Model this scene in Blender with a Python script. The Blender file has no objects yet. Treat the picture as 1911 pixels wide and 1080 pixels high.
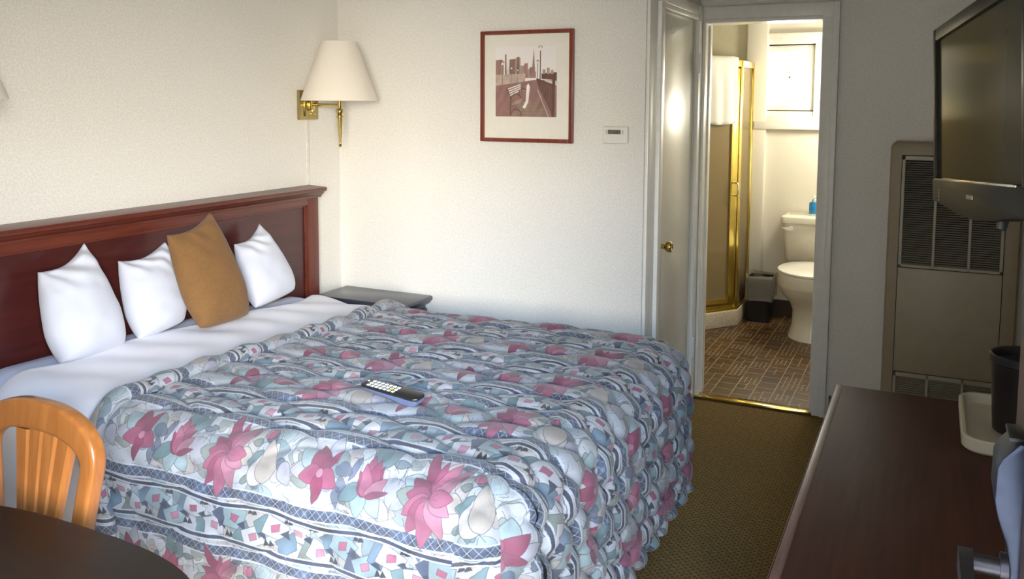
import bpy, bmesh, math, random
import numpy as np
from mathutils import Vector, Matrix, noise

PI = math.pi
rnd = random.Random(7)
sc = bpy.context.scene
col = sc.collection

# ------------------------------------------------------------------ camera, world, daylight, exposure
F_PX, CY, YAW, PITCH, ROLL, CAM_H = 1616.3, 337.2, 25.925, 5.222, 0.261, 1.611
_y, _p, _r = (math.radians(a) for a in (YAW, PITCH, ROLL))
fw = Vector((-math.sin(_y)*math.cos(_p), math.cos(_y)*math.cos(_p), -math.sin(_p)))
r0 = Vector((math.cos(_y), math.sin(_y), 0)); u0 = r0.cross(fw)
cr = r0*math.cos(_r) + u0*math.sin(_r); cu = u0*math.cos(_r) - r0*math.sin(_r)
cam_d = bpy.data.cameras.new('camera'); cam = bpy.data.objects.new('camera', cam_d); col.objects.link(cam)
M = Matrix((cr, cu, -fw)).transposed().to_4x4(); M.translation = (0, 0, CAM_H); cam.matrix_world = M
cam_d.sensor_width = 36; cam_d.lens = F_PX*36/1911
cam_d.shift_y = (CY-540)/1911; cam_d.clip_start = 0.05
sc.camera = cam
sc.view_settings.view_transform = 'Standard'; sc.view_settings.look = 'None'
sc.view_settings.exposure = 0.0; sc.view_settings.gamma = 1.0; sc.view_settings.use_curve_mapping = False

world = bpy.data.worlds.new('world'); sc.world = world; world.use_nodes = True
bgn = world.node_tree.nodes['Background']
bgn.inputs[0].default_value = (0.86, 0.93, 1.0, 1); bgn.inputs[1].default_value = 2.8

def area(name, loc, target, sx, sy, energy, color):
    d = bpy.data.lights.new(name, 'AREA'); d.shape = 'RECTANGLE'; d.size = sx; d.size_y = sy
    d.energy = energy; d.color = color
    o = bpy.data.objects.new(name, d); col.objects.link(o); o.location = loc
    o.rotation_euler = (Vector(target)-Vector(loc)).to_track_quat('-Z', 'Y').to_euler()
    return o
area('daylight_bounce', (2.8, -2.4, 2.08), (-0.5, 0.5, 1.45), 4.6, 1.6, 2400, (1.0, 0.93, 0.82))
area('daylight_sky', (2.2, -2.6, 3.2), (-0.6, 0.8, 0.9), 4.0, 1.4, 1350, (0.33, 0.60, 1.0))
area('daylight_bathroom', (-0.98, 7.35, 1.95), (-0.98, 5.2, 1.45), 1.5, 1.3, 320, (1.0, 0.98, 0.93))
bl = bpy.data.lights.new('bathroom_lamp', 'POINT'); bl.energy = 27; bl.color = (1.0, .93, .76); bl.shadow_soft_size = .12
blo = bpy.data.objects.new('bathroom_lamp', bl); col.objects.link(blo); blo.location = (-.50, 6.22, 1.66)

# ------------------------------------------------------------------ materials
class NT:
    def __init__(s, name):
        s.m = bpy.data.materials.new(name); s.m.use_nodes = True; s.t = s.m.node_tree
        s.b = s.t.nodes['Principled BSDF']; s.out = s.t.nodes['Material Output']
    def n(s, typ, **kw):
        nd = s.t.nodes.new(typ)
        for k, v in kw.items(): setattr(nd, k, v)
        return nd
    def l(s, a, b): s.t.links.new(a, b)
    def val(s, sock, v):
        if hasattr(v, 'is_output') or hasattr(v, 'links'): s.l(v, sock)
        else: sock.default_value = v
    def math(s, op, a, b=0.0, c=0.0, clamp=False):
        nd = s.n('ShaderNodeMath', operation=op); nd.use_clamp = clamp
        s.val(nd.inputs[0], a); s.val(nd.inputs[1], b); s.val(nd.inputs[2], c); return nd.outputs[0]
    def coord(s, kind='Object'): return s.n('ShaderNodeTexCoord').outputs[kind]
    def pos(s): return s.n('ShaderNodeNewGeometry').outputs['Position']
    def sep(s, v):
        nd = s.n('ShaderNodeSeparateXYZ'); s.l(v, nd.inputs[0]); return nd.outputs
    def comb(s, x, y, z=0.0):
        nd = s.n('ShaderNodeCombineXYZ')
        for i, v in enumerate((x, y, z)): s.val(nd.inputs[i], v)
        return nd.outputs[0]
    def noise(s, vec, scale, detail=3, rough=.5):
        nd = s.n('ShaderNodeTexNoise'); s.l(vec, nd.inputs['Vector'])
        nd.inputs['Scale'].default_value = scale; nd.inputs['Detail'].default_value = detail; nd.inputs['Roughness'].default_value = rough
        return nd.outputs['Fac']
    def ramp(s, fac, stops):
        nd = s.n('ShaderNodeValToRGB'); s.l(fac, nd.inputs[0]); e = nd.color_ramp.elements
        while len(e) < len(stops): e.new(.5)
        for k, (p, c) in enumerate(stops): e[k].position = p; e[k].color = (*c, 1)
        return nd.outputs[0]
    def mix(s, f, a, b):
        nd = s.n('ShaderNodeMix', data_type='RGBA'); s.val(nd.inputs[0], f)
        for i, v in ((6, a), (7, b)):
            if isinstance(v, tuple): nd.inputs[i].default_value = (*v, 1)
            else: s.l(v, nd.inputs[i])
        return nd.outputs[2]
    def bump(s, h, strength=.3, dist=.002):
        nd = s.n('ShaderNodeBump'); nd.inputs['Strength'].default_value = strength; nd.inputs['Distance'].default_value = dist
        s.l(h, nd.inputs['Height']); s.l(nd.outputs[0], s.b.inputs['Normal'])
    def base(s, c):
        if isinstance(c, tuple): s.b.inputs['Base Color'].default_value = (*c, 1)
        else: s.l(c, s.b.inputs['Base Color'])

def plain(name, c, rough=.5, metal=0.0, var=.08, scale=30, spec=None, bump=0, coat=0):
    k = NT(name); v = k.coord()
    nf = k.noise(v, scale, 3)
    k.base(k.ramp(nf, [(.3, tuple(x*(1-var) for x in c)), (.7, tuple(min(1, x*(1+var)) for x in c))]))
    k.b.inputs['Roughness'].default_value = rough; k.b.inputs['Metallic'].default_value = metal
    if spec is not None: k.b.inputs['Specular IOR Level'].default_value = spec
    if coat: k.b.inputs['Coat Weight'].default_value = coat; k.b.inputs['Coat Roughness'].default_value = .12
    if bump: k.bump(nf, bump, .002)
    return k.m

def wallpaper(name, ax, c, dark):
    """paper with a small scattered leaf print"""
    k = NT(name); p = k.sep(k.pos()); u, v = (p[0], p[2]) if ax == 'x' else (p[1], p[2])
    vec = k.comb(u, v, 0.0)
    mask = None
    for sc_, off in ((95, 0.0), (95, 5.37)):
        sv = k.n('ShaderNodeVectorMath', operation='ADD'); k.l(vec, sv.inputs[0]); sv.inputs[1].default_value = (off, off*.7, 0)
        vo = k.n('ShaderNodeTexVoronoi', voronoi_dimensions='2D'); vo.inputs['Scale'].default_value = sc_; k.l(sv.outputs[0], vo.inputs['Vector'])
        dv = k.n('ShaderNodeVectorMath', operation='SUBTRACT'); k.l(sv.outputs[0], dv.inputs[0]); k.l(vo.outputs['Position'], dv.inputs[1])
        rt = k.n('ShaderNodeVectorRotate', rotation_type='Z_AXIS'); k.l(dv.outputs[0], rt.inputs['Vector'])
        sp = k.sep(vo.outputs['Color']); k.l(k.math('MULTIPLY', sp[0], 6.28), rt.inputs['Angle'])
        q = k.sep(rt.outputs[0])
        e = k.math('ADD', k.math('POWER', k.math('MULTIPLY', q[0], 1/.0016), 2), k.math('POWER', k.math('MULTIPLY', q[1], 1/.0062), 2))
        m = k.math('SUBTRACT', 1.15, e, clamp=True)
        mask = m if mask is None else k.math('MAXIMUM', mask, m)
    k.base(k.mix(k.math('MULTIPLY', mask, .42), c, dark))
    k.b.inputs['Roughness'].default_value = .62; k.b.inputs['Specular IOR Level'].default_value = .3
    k.bump(mask, .25, .001)
    return k.m

def wood(name, c1, c2, rough=.3, axis='Y', coat=.3, scale=1.0):
    k = NT(name); v = k.coord('Object'); mp = k.n('ShaderNodeMapping'); k.l(v, mp.inputs[0])
    s = {'X': (1.5, 22, 22), 'Y': (22, 1.5, 22), 'Z': (22, 22, 1.5)}[axis]
    mp.inputs['Scale'].default_value = tuple(x*scale for x in s)
    f = k.noise(mp.outputs[0], 2.2, 6, .6)
    k.base(k.ramp(f, [(.3, c1), (.7, c2)])); k.b.inputs['Roughness'].default_value = rough
    k.b.inputs['Coat Weight'].default_value = coat; k.b.inputs['Coat Roughness'].default_value = .15
    k.bump(f, .05, .001)
    return k.m

def fabric(name, c, var=.06, scale=400, rough=.85, sheen=.2, soft=6):
    k = NT(name); v = k.coord()
    f = k.noise(v, scale, 2); g = k.noise(v, soft, 3)
    k.base(k.mix(k.math('MULTIPLY', k.math('ADD', f, g), .5), tuple(x*(1-var) for x in c), tuple(min(1, x*(1+var)) for x in c)))
    k.b.inputs['Roughness'].default_value = rough; k.b.inputs['Sheen Weight'].default_value = sheen
    k.bump(f, .15, .001)
    return k.m

def carpet():
    k = NT('olive_loop_carpet'); p = k.sep(k.pos())
    def cell(x, y, per):
        return k.math('MULTIPLY', k.math('SINE', k.math('MULTIPLY', x, 2*PI/per)), k.math('SINE', k.math('MULTIPLY', y, 2*PI/per)))
    a = cell(p[0], p[1], .026)
    dots = k.math('GREATER_THAN', a, .5)
    rows = k.math('GREATER_THAN', k.math('SINE', k.math('MULTIPLY', p[1], 2*PI/.026)), .2)
    f = k.noise(k.pos(), 60, 4); f2 = k.noise(k.pos(), 5, 2)
    c = k.ramp(f, [(.3, (.17, .115, .038)), (.7, (.28, .19, .072))])
    c = k.mix(k.math('MULTIPLY', rows, .25), c, (.16, .075, .03))
    c = k.mix(k.math('MULTIPLY', dots, .75), c, (.035, .028, .016))
    c = k.mix(k.math('MULTIPLY', f2, .3), c, (.10, .07, .03))
    k.base(c); k.b.inputs['Roughness'].default_value = .95; k.b.inputs['Specular IOR Level'].default_value = .1
    k.bump(f, .6, .004)
    return k.m

def mosaic():
    k = NT('brown_mosaic_floor_tile'); p = k.sep(k.pos()); v = k.comb(p[1], p[0], 0)
    def brick(w, h, off, c1, c2, ms, sq=1.0):
        b = k.n('ShaderNodeTexBrick'); k.l(v, b.inputs['Vector']); b.offset = off; b.squash = sq; b.squash_frequency = 3
        b.inputs['Scale'].default_value = 1; b.inputs['Brick Width'].default_value = w; b.inputs['Row Height'].default_value = h
        b.inputs['Mortar Size'].default_value = ms; b.inputs['Color1'].default_value = (*c1, 1); b.inputs['Color2'].default_value = (*c2, 1)
        b.inputs['Mortar'].default_value = (.50, .40, .26, 1); b.inputs['Mortar Smooth'].default_value = .1
        return b
    b1 = brick(.105, .105, .38, (.055, .026, .010), (.125, .062, .020), .0022)
    b2 = brick(.052, .0262, .5, (.05, .024, .010), (.11, .052, .017), .0018, .7)
    b3 = brick(.105, .0525, .25, (.055, .028, .011), (.13, .064, .02), .0018)
    ch = k.n('ShaderNodeTexVoronoi', voronoi_dimensions='2D'); ch.inputs['Scale'].default_value = 9; k.l(v, ch.inputs['Vector']); ch.inputs['Randomness'].default_value = 0
    s = k.sep(ch.outputs['Color'])
    c = k.mix(k.math('GREATER_THAN', s[0], .55), b1.outputs[0], b3.outputs[0])
    c = k.mix(k.math('GREATER_THAN', s[1], .72), c, b2.outputs[0])
    f = k.noise(k.pos(), 3.0, 3)
    c = k.mix(k.math('MULTIPLY', f, .45), c, (.075, .035, .010))
    k.base(c); k.b.inputs['Roughness'].default_value = .38
    return k.m

def glassy(name, tint, fac, rough=.15):
    k = NT(name); tr = k.n('ShaderNodeBsdfTransparent'); tr.inputs[0].default_value = (*tint, 1)
    k.base(tint); k.b.inputs['Roughness'].default_value = rough
    f = k.noise(k.coord(), 40, 2); k.bump(f, .2, .002)
    mx = k.n('ShaderNodeMixShader'); mx.inputs[0].default_value = fac
    k.l(tr.outputs[0], mx.inputs[1]); k.l(k.b.outputs[0], mx.inputs[2]); k.l(mx.outputs[0], k.out.inputs[0])
    return k.m

def picture_material(name, arr, rough, sheen=0.0, coat=0.0, bump=False):
    """a drawn print (array made below) on the surface's own UV map"""
    h, w = arr.shape[:2]
    im = bpy.data.images.new(name, w, h, float_buffer=True); im.colorspace_settings.name = 'Non-Color'
    full = np.ones((h, w, 4), np.float32); full[..., :3] = arr; im.pixels.foreach_set(full.ravel()); im.update()
    k = NT(name); t = k.n('ShaderNodeTexImage'); t.image = im; t.extension = 'REPEAT'
    k.l(k.coord('UV'), t.inputs[0]); c = t.outputs[0]
    if bump:
        f = k.noise(k.pos(), 14, 3); c = k.mix(k.math('MULTIPLY', f, .14), c, (.5, .5, .5))
        k.bump(k.noise(k.pos(), 120, 3), .25, .003)
    k.l(c, k.b.inputs['Base Color'])
    k.b.inputs['Roughness'].default_value = rough; k.b.inputs['Sheen Weight'].default_value = sheen
    k.b.inputs['Coat Weight'].default_value = coat
    return k.m

CREAM, LEAF = (.80, .775, .71), (.60, .565, .50)
m_wall_x = wallpaper('cream_leaf_wallpaper_back', 'x', CREAM, LEAF)
m_wall_y = wallpaper('cream_leaf_wallpaper_side', 'y', CREAM, LEAF)
m_ceiling = plain('ceiling_paint', (.62, .60, .55), .9)
m_paint = plain('white_gloss_paint', (.85, .83, .765), .30, var=.03, spec=.5)
m_doorpaint = plain('door_gloss_paint', (.70, .68, .61), .28, var=.03, spec=.6)
m_carpet = carpet()
m_tile = mosaic()
m_bathwall = plain('bathroom_paint', (.80, .76, .66), .6, var=.03, scale=120, bump=.15)
m_bathyellow = plain('bathroom_paint_shower', (.70, .65, .48), .6, var=.03)
m_brass = plain('polished_brass', (.66, .50, .17), .16, 1.0, .04)
m_antique = plain('antique_brass', (.42, .34, .15), .22, 1.0, .06)
m_gold = plain('gold_shower_frame', (.86, .68, .20), .18, 1.0, .04)
m_cherry = wood('cherry_wood', (.085, .016, .009), (.155, .034, .016), .34, 'Y', .08)
m_cherry_v = wood('cherry_wood_upright', (.085, .016, .009), (.155, .034, .016), .34, 'Z', .08)
m_panel = wood('dark_cherry_panel', (.050, .010, .009), (.078, .015, .012), .32, 'Y')
m_dresser = wood('dark_red_brown_wood', (.046, .016, .010), (.072, .025, .015), .6, 'Y', 0); m_dresser.node_tree.nodes['Principled BSDF'].inputs['Specular IOR Level'].default_value = .2
m_worn = wood('worn_edge_wood', (.12, .055, .04), (.26, .15, .11), .4, 'Y', .05)
m_night = wood('nightstand_wood_blue_reflection', (.042, .046, .064), (.060, .064, .086), .30, 'X', .15)  # blue reflection of the lower wall is mixed into the wood colour
m_table = wood('dark_table_wood', (.010, .006, .005), (.016, .010, .008), .42, 'X', 0); m_table.node_tree.nodes['Principled BSDF'].inputs['Specular IOR Level'].default_value = .25
m_chair = wood('orange_maple_wood', (.27, .092, .020), (.39, .145, .036), .30, 'Z', .4)
m_white = fabric('white_cotton', (.60, .61, .67), .03, 500)
m_sheet = fabric('white_sheet_cotton', (.76, .75, .80), .03, 500)
m_under = fabric('blue_white_sheet', (.60, .66, .86), .03, 500)
m_box = fabric('box_spring_ticking', (.30, .26, .22), .1)
m_tan = fabric('tan_chenille', (.205, .100, .031), .32, 90, .95, .08, 14)
m_shade = fabric('lamp_shade_linen', (.80, .74, .63), .04, 300, .8, .1)
m_plastic = plain('white_plastic', (.78, .76, .70), .4, var=.02)
m_lcd = plain('grey_lcd', (.16, .15, .10), .25, var=.15, scale=400)
m_grey = plain('grey_buttons', (.33, .31, .26), .5)
m_dark = plain('black_plastic', (.012, .012, .012), .35)
m_tvcase = plain('dark_grey_tv_plastic', (.020, .019, .015), .34, var=.05, spec=.3)
m_screen = plain('tv_screen_glass', (.040, .038, .026), .12, var=.02, spec=.22)
m_screen.node_tree.nodes['Principled BSDF'].inputs['IOR'].default_value = 1.14
m_tvcase.node_tree.nodes['Principled BSDF'].inputs['IOR'].default_value = 1.22
m_chrome = plain('chrome_strip', (.75, .72, .62), .15, 1.0)
m_heater = plain('beige_enamel', (.40, .345, .25), .45, var=.05, scale=12)
m_heatframe = plain('tan_enamel', (.36, .29, .19), .5, var=.05, scale=10)
m_grille = plain('grey_beige_grille', (.43, .40, .31), .45, var=.03)
m_void = plain('grille_shade_black', (.012, .009, .010), .9)  # near-black paint for the shade between the louvres
m_ceram = plain('cream_porcelain', (.82, .79, .69), .12, var=.02, spec=.6)
m_lid = plain('white_toilet_seat', (.88, .87, .82), .2, var=.02)
m_curb = plain('speckled_shower_base', (.60, .52, .40), .5, var=.35, scale=160)
m_bin = plain('black_bin_plastic', (.010, .008, .008), .4)
m_liner = glassy('clear_bin_liner', (.80, .76, .68), .22, .25)
m_blue = plain('blue_liquid', (.02, .26, .62), .2)
m_towel = fabric('white_terry', (.86, .85, .80), .05, 260, .95, .3)
m_shglass = glassy('bronze_shower_glass', (.46, .36, .19), .50, .12)
m_pane = glassy('window_glass', (.95, .97, .95), .06, .05)
m_metal = plain('brushed_steel_lock', (.062, .074, .112), .42, 1.0, .06, 60)
m_lever = plain('satin_lever', (.15, .15, .18), .38, 1.0, .05, 60)
m_entry = plain('entry_door_brown', (.075, .04, .03), .45)
m_tray = plain('cream_tray_plastic', (.52, .48, .36), .45, var=.03)
m_cup = plain('dark_brown_bucket', (.014, .009, .008), .35, var=.1)
m_base = plain('dark_vinyl_baseboard', (.055, .030, .018), .5)
m_mat = plain('cream_mat_board', (.80, .765, .67), .8, var=.02)
m_frame = wood('mahogany_frame', (.13, .020, .012), (.25, .050, .022), .3, 'Z')
m_remotetop = plain('black_remote_face', (.015, .015, .016), .3)
m_remotebase = plain('slate_remote_back', (.10, .12, .20), .4)
m_button = plain('white_rubber_button', (.80, .82, .80), .5)
m_ybutton = plain('yellow_rubber_button', (.68, .66, .08), .5)
m_seam = plain('wallpaper_strip_plastic', (.72, .69, .62), .5)
m_ground = plain('paved_ground', (.45, .42, .37), .9)
m_logo = plain('silver_badge', (.30, .28, .22), .35, .6)

# ------------------------------------------------------------------ mesh helpers
class MB:
    def __init__(s): s.bm = bmesh.new(); s.uv = None
    def box(s, x0, x1, y0, y1, z0, z1, bev=0.0, seg=2, mat=None):
        b = bmesh.new(); bmesh.ops.create_cube(b, size=1)
        for v in b.verts:
            v.co = Vector(((x0+x1)/2 + v.co.x*(x1-x0), (y0+y1)/2 + v.co.y*(y1-y0), (z0+z1)/2 + v.co.z*(z1-z0)))
        if bev: bmesh.ops.bevel(b, geom=list(b.edges), offset=bev, segments=seg, affect='EDGES', profile=.5)
        return s.add(b, mat)
    def add(s, b, mat=None):
        if mat is not None: bmesh.ops.transform(b, matrix=mat, verts=b.verts)
        me = bpy.data.meshes.new('t'); b.to_mesh(me); b.free(); s.bm.from_mesh(me); bpy.data.meshes.remove(me); return s
    def prism(s, pts, h0, h1, axis='Z', bev=0.0, mat=None, seg=2):
        """polygon pts (a, b) pulled from h0 to h1 along axis; a, b are the other two axes in order"""
        def P(a, b_, h):
            return {'Z': (a, b_, h), 'Y': (a, h, b_), 'X': (h, a, b_)}[axis]
        b = bmesh.new(); lo = [b.verts.new(P(*p, h0)) for p in pts]; hi = [b.verts.new(P(*p, h1)) for p in pts]
        n = len(pts); b.faces.new(lo[::-1]); b.faces.new(hi)
        for i in range(n): b.faces.new((lo[i], lo[(i+1) % n], hi[(i+1) % n], hi[i]))
        bmesh.ops.recalc_face_normals(b, faces=b.faces)
        if bev: bmesh.ops.bevel(b, geom=[e for e in b.edges if e.calc_face_angle(0) > .5], offset=bev, segments=seg, affect='EDGES', profile=.5)
        return s.add(b, mat)
    def lathe(s, prof, c=(0, 0, 0), n=32, axis='Z', mat=None):
        b = bmesh.new(); rings = []
        for r, h in prof:
            ring = []
            for i in range(n):
                a = 2*PI*i/n; x, y = r*math.cos(a), r*math.sin(a)
                p = {'Z': (x, y, h), 'X': (h, x, y), 'Y': (x, h, y)}[axis]
                ring.append(b.verts.new(Vector(p)+Vector(c)))
            rings.append(ring)
        for k in range(len(rings)-1):
            for i in range(n): b.faces.new((rings[k][i], rings[k][(i+1) % n], rings[k+1][(i+1) % n], rings[k+1][i]))
        if prof[0][0] > 1e-5: b.faces.new(rings[0][::-1])
        if prof[-1][0] > 1e-5: b.faces.new(rings[-1])
        bmesh.ops.remove_doubles(b, verts=b.verts, dist=1e-6); bmesh.ops.recalc_face_normals(b, faces=b.faces)
        return s.add(b, mat)
    def loft(s, rings, cap=True, closed=True, mat=None):
        b = bmesh.new(); R = [[b.verts.new(p) for p in ring] for ring in rings]; n = len(R[0])
        for k in range(len(R)-1):
            for i in range(n if closed else n-1): b.faces.new((R[k][i], R[k][(i+1) % n], R[k+1][(i+1) % n], R[k+1][i]))
        if cap and closed: b.faces.new(R[0][::-1]); b.faces.new(R[-1])
        bmesh.ops.recalc_face_normals(b, faces=b.faces)
        return s.add(b, mat)
    def tube(s, pts, r, n=12, mat=None):
        pts = [Vector(p) for p in pts]; rs = r if isinstance(r, (list, tuple)) else [r]*len(pts); rings = []; prev = None
        for i, p in enumerate(pts):
            d = (pts[min(i+1, len(pts)-1)] - pts[max(i-1, 0)]).normalized()
            a = prev if prev is not None else (Vector((0, 0, 1)) if abs(d.z) < .9 else Vector((1, 0, 0)))
            a = (a - d*a.dot(d)).normalized(); prev = a; c = d.cross(a)
            rings.append([p + (a*math.cos(2*PI*k/n) + c*math.sin(2*PI*k/n))*rs[i] for k in range(n)])
        return s.loft(rings, mat=mat)
    def build(s, name, mat, parent=None, smooth=False, **props):
        me = bpy.data.meshes.new(name); o = bpy.data.objects.new(name, me)
        if parent is not None:
            w = Vector((0, 0, 0)); q = parent
            while q is not None: w += q.location; q = q.parent
            bmesh.ops.translate(s.bm, verts=s.bm.verts, vec=-w); o.parent = parent
        s.bm.to_mesh(me); s.bm.free(); me.materials.append(mat)
        if smooth:
            me.polygons.foreach_set('use_smooth', [True]*len(me.polygons))
            if smooth != 'all':
                me.set_sharp_from_angle(angle=math.radians(38))
        col.objects.link(o)
        for k, v in props.items(): o[k] = v
        return o

def thing(name, label, cat, loc=(0, 0, 0), group=None):
    o = bpy.data.objects.new(name, None); col.objects.link(o); o.location = loc; o.empty_display_size = .05
    o['label'] = label; o['category'] = cat
    if group: o['group'] = group
    return o
def tag(o, label, cat, group=None):
    o['label'] = label; o['category'] = cat
    if group: o['group'] = group
    return o
def struct(name, mb, mat, label, cat, smooth=False):
    return mb.build(name, mat, None, smooth, kind='structure', label=label, category=cat)
def pydata(name, verts, faces, mat, parent=None, uvs=None, smooth=True):
    verts = np.asarray(verts, float)
    if parent is not None:
        w = Vector((0, 0, 0)); q = parent
        while q is not None: w += q.location; q = q.parent
        verts = verts - np.array(w)
    me = bpy.data.meshes.new(name); me.from_pydata(verts.tolist(), [], [tuple(int(i) for i in f) for f in faces])
    if uvs is not None:
        ul = me.uv_layers.new(name='UVMap'); ul.data.foreach_set('uv', np.asarray(uvs, np.float32).ravel())
    me.materials.append(mat); o = bpy.data.objects.new(name, me); o.parent = parent; col.objects.link(o)
    if smooth: me.polygons.foreach_set('use_smooth', [True]*len(me.polygons))
    return o
def sstep(a, b, x):
    t = np.clip((x-a)/(b-a), 0, 1); return t*t*(3-2*t)

# ------------------------------------------------------------------ drawing: flat raster for cloth print and framed print
class Raster:
    def __init__(s, w, h, res, bg, wrap=False):
        s.W, s.H, s.res, s.wrap = w, h, res, wrap
        s.nx, s.ny = int(round(w/res)), int(round(h/res)); s.a = np.empty((s.ny, s.nx, 3), np.float32); s.a[:] = bg
        g = np.random.default_rng(3); s.tex = s._noise(g)
    def _noise(s, g):
        t = np.zeros((s.ny, s.nx), np.float32)
        Y, X = np.mgrid[0:s.ny, 0:s.nx]
        for _ in range(26):
            kx, ky = g.integers(-9, 10), g.integers(-6, 7); t += np.sin(2*PI*(kx*X/s.nx + ky*Y/s.ny) + g.uniform(0, 6.28))
        return t/np.abs(t).max()
    def _bb(s, pts, pad):
        p = np.asarray(pts, float); x0, y0 = p.min(0)-pad; x1, y1 = p.max(0)+pad
        i0, i1, j0, j1 = int(np.floor(x0/s.res)), int(np.ceil(x1/s.res)), int(np.floor(y0/s.res)), int(np.ceil(y1/s.res))
        if not s.wrap: i0, i1, j0, j1 = max(i0, 0), min(i1, s.nx), max(j0, 0), min(j1, s.ny)
        if i1 <= i0 or j1 <= j0: return None
        I, J = np.arange(i0, i1), np.arange(j0, j1); X, Y = np.meshgrid((I+.5)*s.res, (J+.5)*s.res)
        return np.ix_(J % s.ny, I % s.nx), X, Y
    def fill(s, pts, c, alpha=1.0, var=.15):
        b = s._bb(pts, 0)
        if b is None: return
        ix, X, Y = b; p = np.asarray(pts, float); ins = np.zeros(X.shape, bool)
        for (xa, ya), (xb, yb) in zip(p, np.roll(p, -1, 0)):
            if ya == yb: continue
            ins ^= ((ya > Y) != (yb > Y)) & (X < (xb-xa)*(Y-ya)/(yb-ya)+xa)
        t = s.tex[ix][..., None]; cc = np.clip(np.asarray(c, np.float32)*(1+var*t*2), 0, 1)
        A = (ins*alpha)[..., None]; s.a[ix] = s.a[ix]*(1-A) + cc*A
    def line(s, pts, w, c, closed=False, alpha=.8):
        p = np.asarray(pts, float); b = s._bb(p, w*2)
        if b is None: return
        ix, X, Y = b; d = np.full(X.shape, 1e9)
        q = np.roll(p, -1, 0) if closed else p[1:]
        for (xa, ya), (xb, yb) in zip(p if closed else p[:-1], q):
            dx, dy = xb-xa, yb-ya; t = np.clip(((X-xa)*dx+(Y-ya)*dy)/(dx*dx+dy*dy+1e-12), 0, 1)
            d = np.minimum(d, np.hypot(X-xa-t*dx, Y-ya-t*dy))
        A = (np.clip((w/2+s.res*.5-d)/s.res, 0, 1)*alpha)[..., None]; s.a[ix] = s.a[ix]*(1-A) + np.asarray(c, np.float32)*A
    def shape(s, pts, c, lc=(.06, .07, .10), lw=.0017, alpha=1.0, var=.18, la=.85):
        s.fill(pts, c, alpha, var); s.line(pts, lw, lc, True, la)

def petal(cx, cy, ang, L, w, tip=1.0, base=.12, n=18):
    """petal outline rooted at (cx, cy), pointing along ang"""
    out = []
    for k in range(n+1):
        t = k/n; r = w*(math.sin(PI*min(1, t**.75))**.8)*(1-.25*(1-tip)*t) + base*w*(1-t); out.append((t*L, r))
    pts = out + [(a, -b) for a, b in out[::-1]]; c, s_ = math.cos(ang), math.sin(ang)
    return [(cx + a*c - b*s_, cy + a*s_ + b*c) for a, b in pts]
def oval(cx, cy, ang, a, b, n=22):
    c, s_ = math.cos(ang), math.sin(ang)
    return [(cx + a*math.cos(t)*c - b*math.sin(t)*s_, cy + a*math.cos(t)*s_ + b*math.sin(t)*c) for t in [2*PI*k/n for k in range(n)]]
def rect(cx, cy, ang, a, b, sk=0):
    c, s_ = math.cos(ang), math.sin(ang)
    return [(cx + x*c - y*s_, cy + x*s_ + y*c) for x, y in ((-a, -b), (a, -b+sk), (a+sk, b), (-a, b-sk))]

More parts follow.
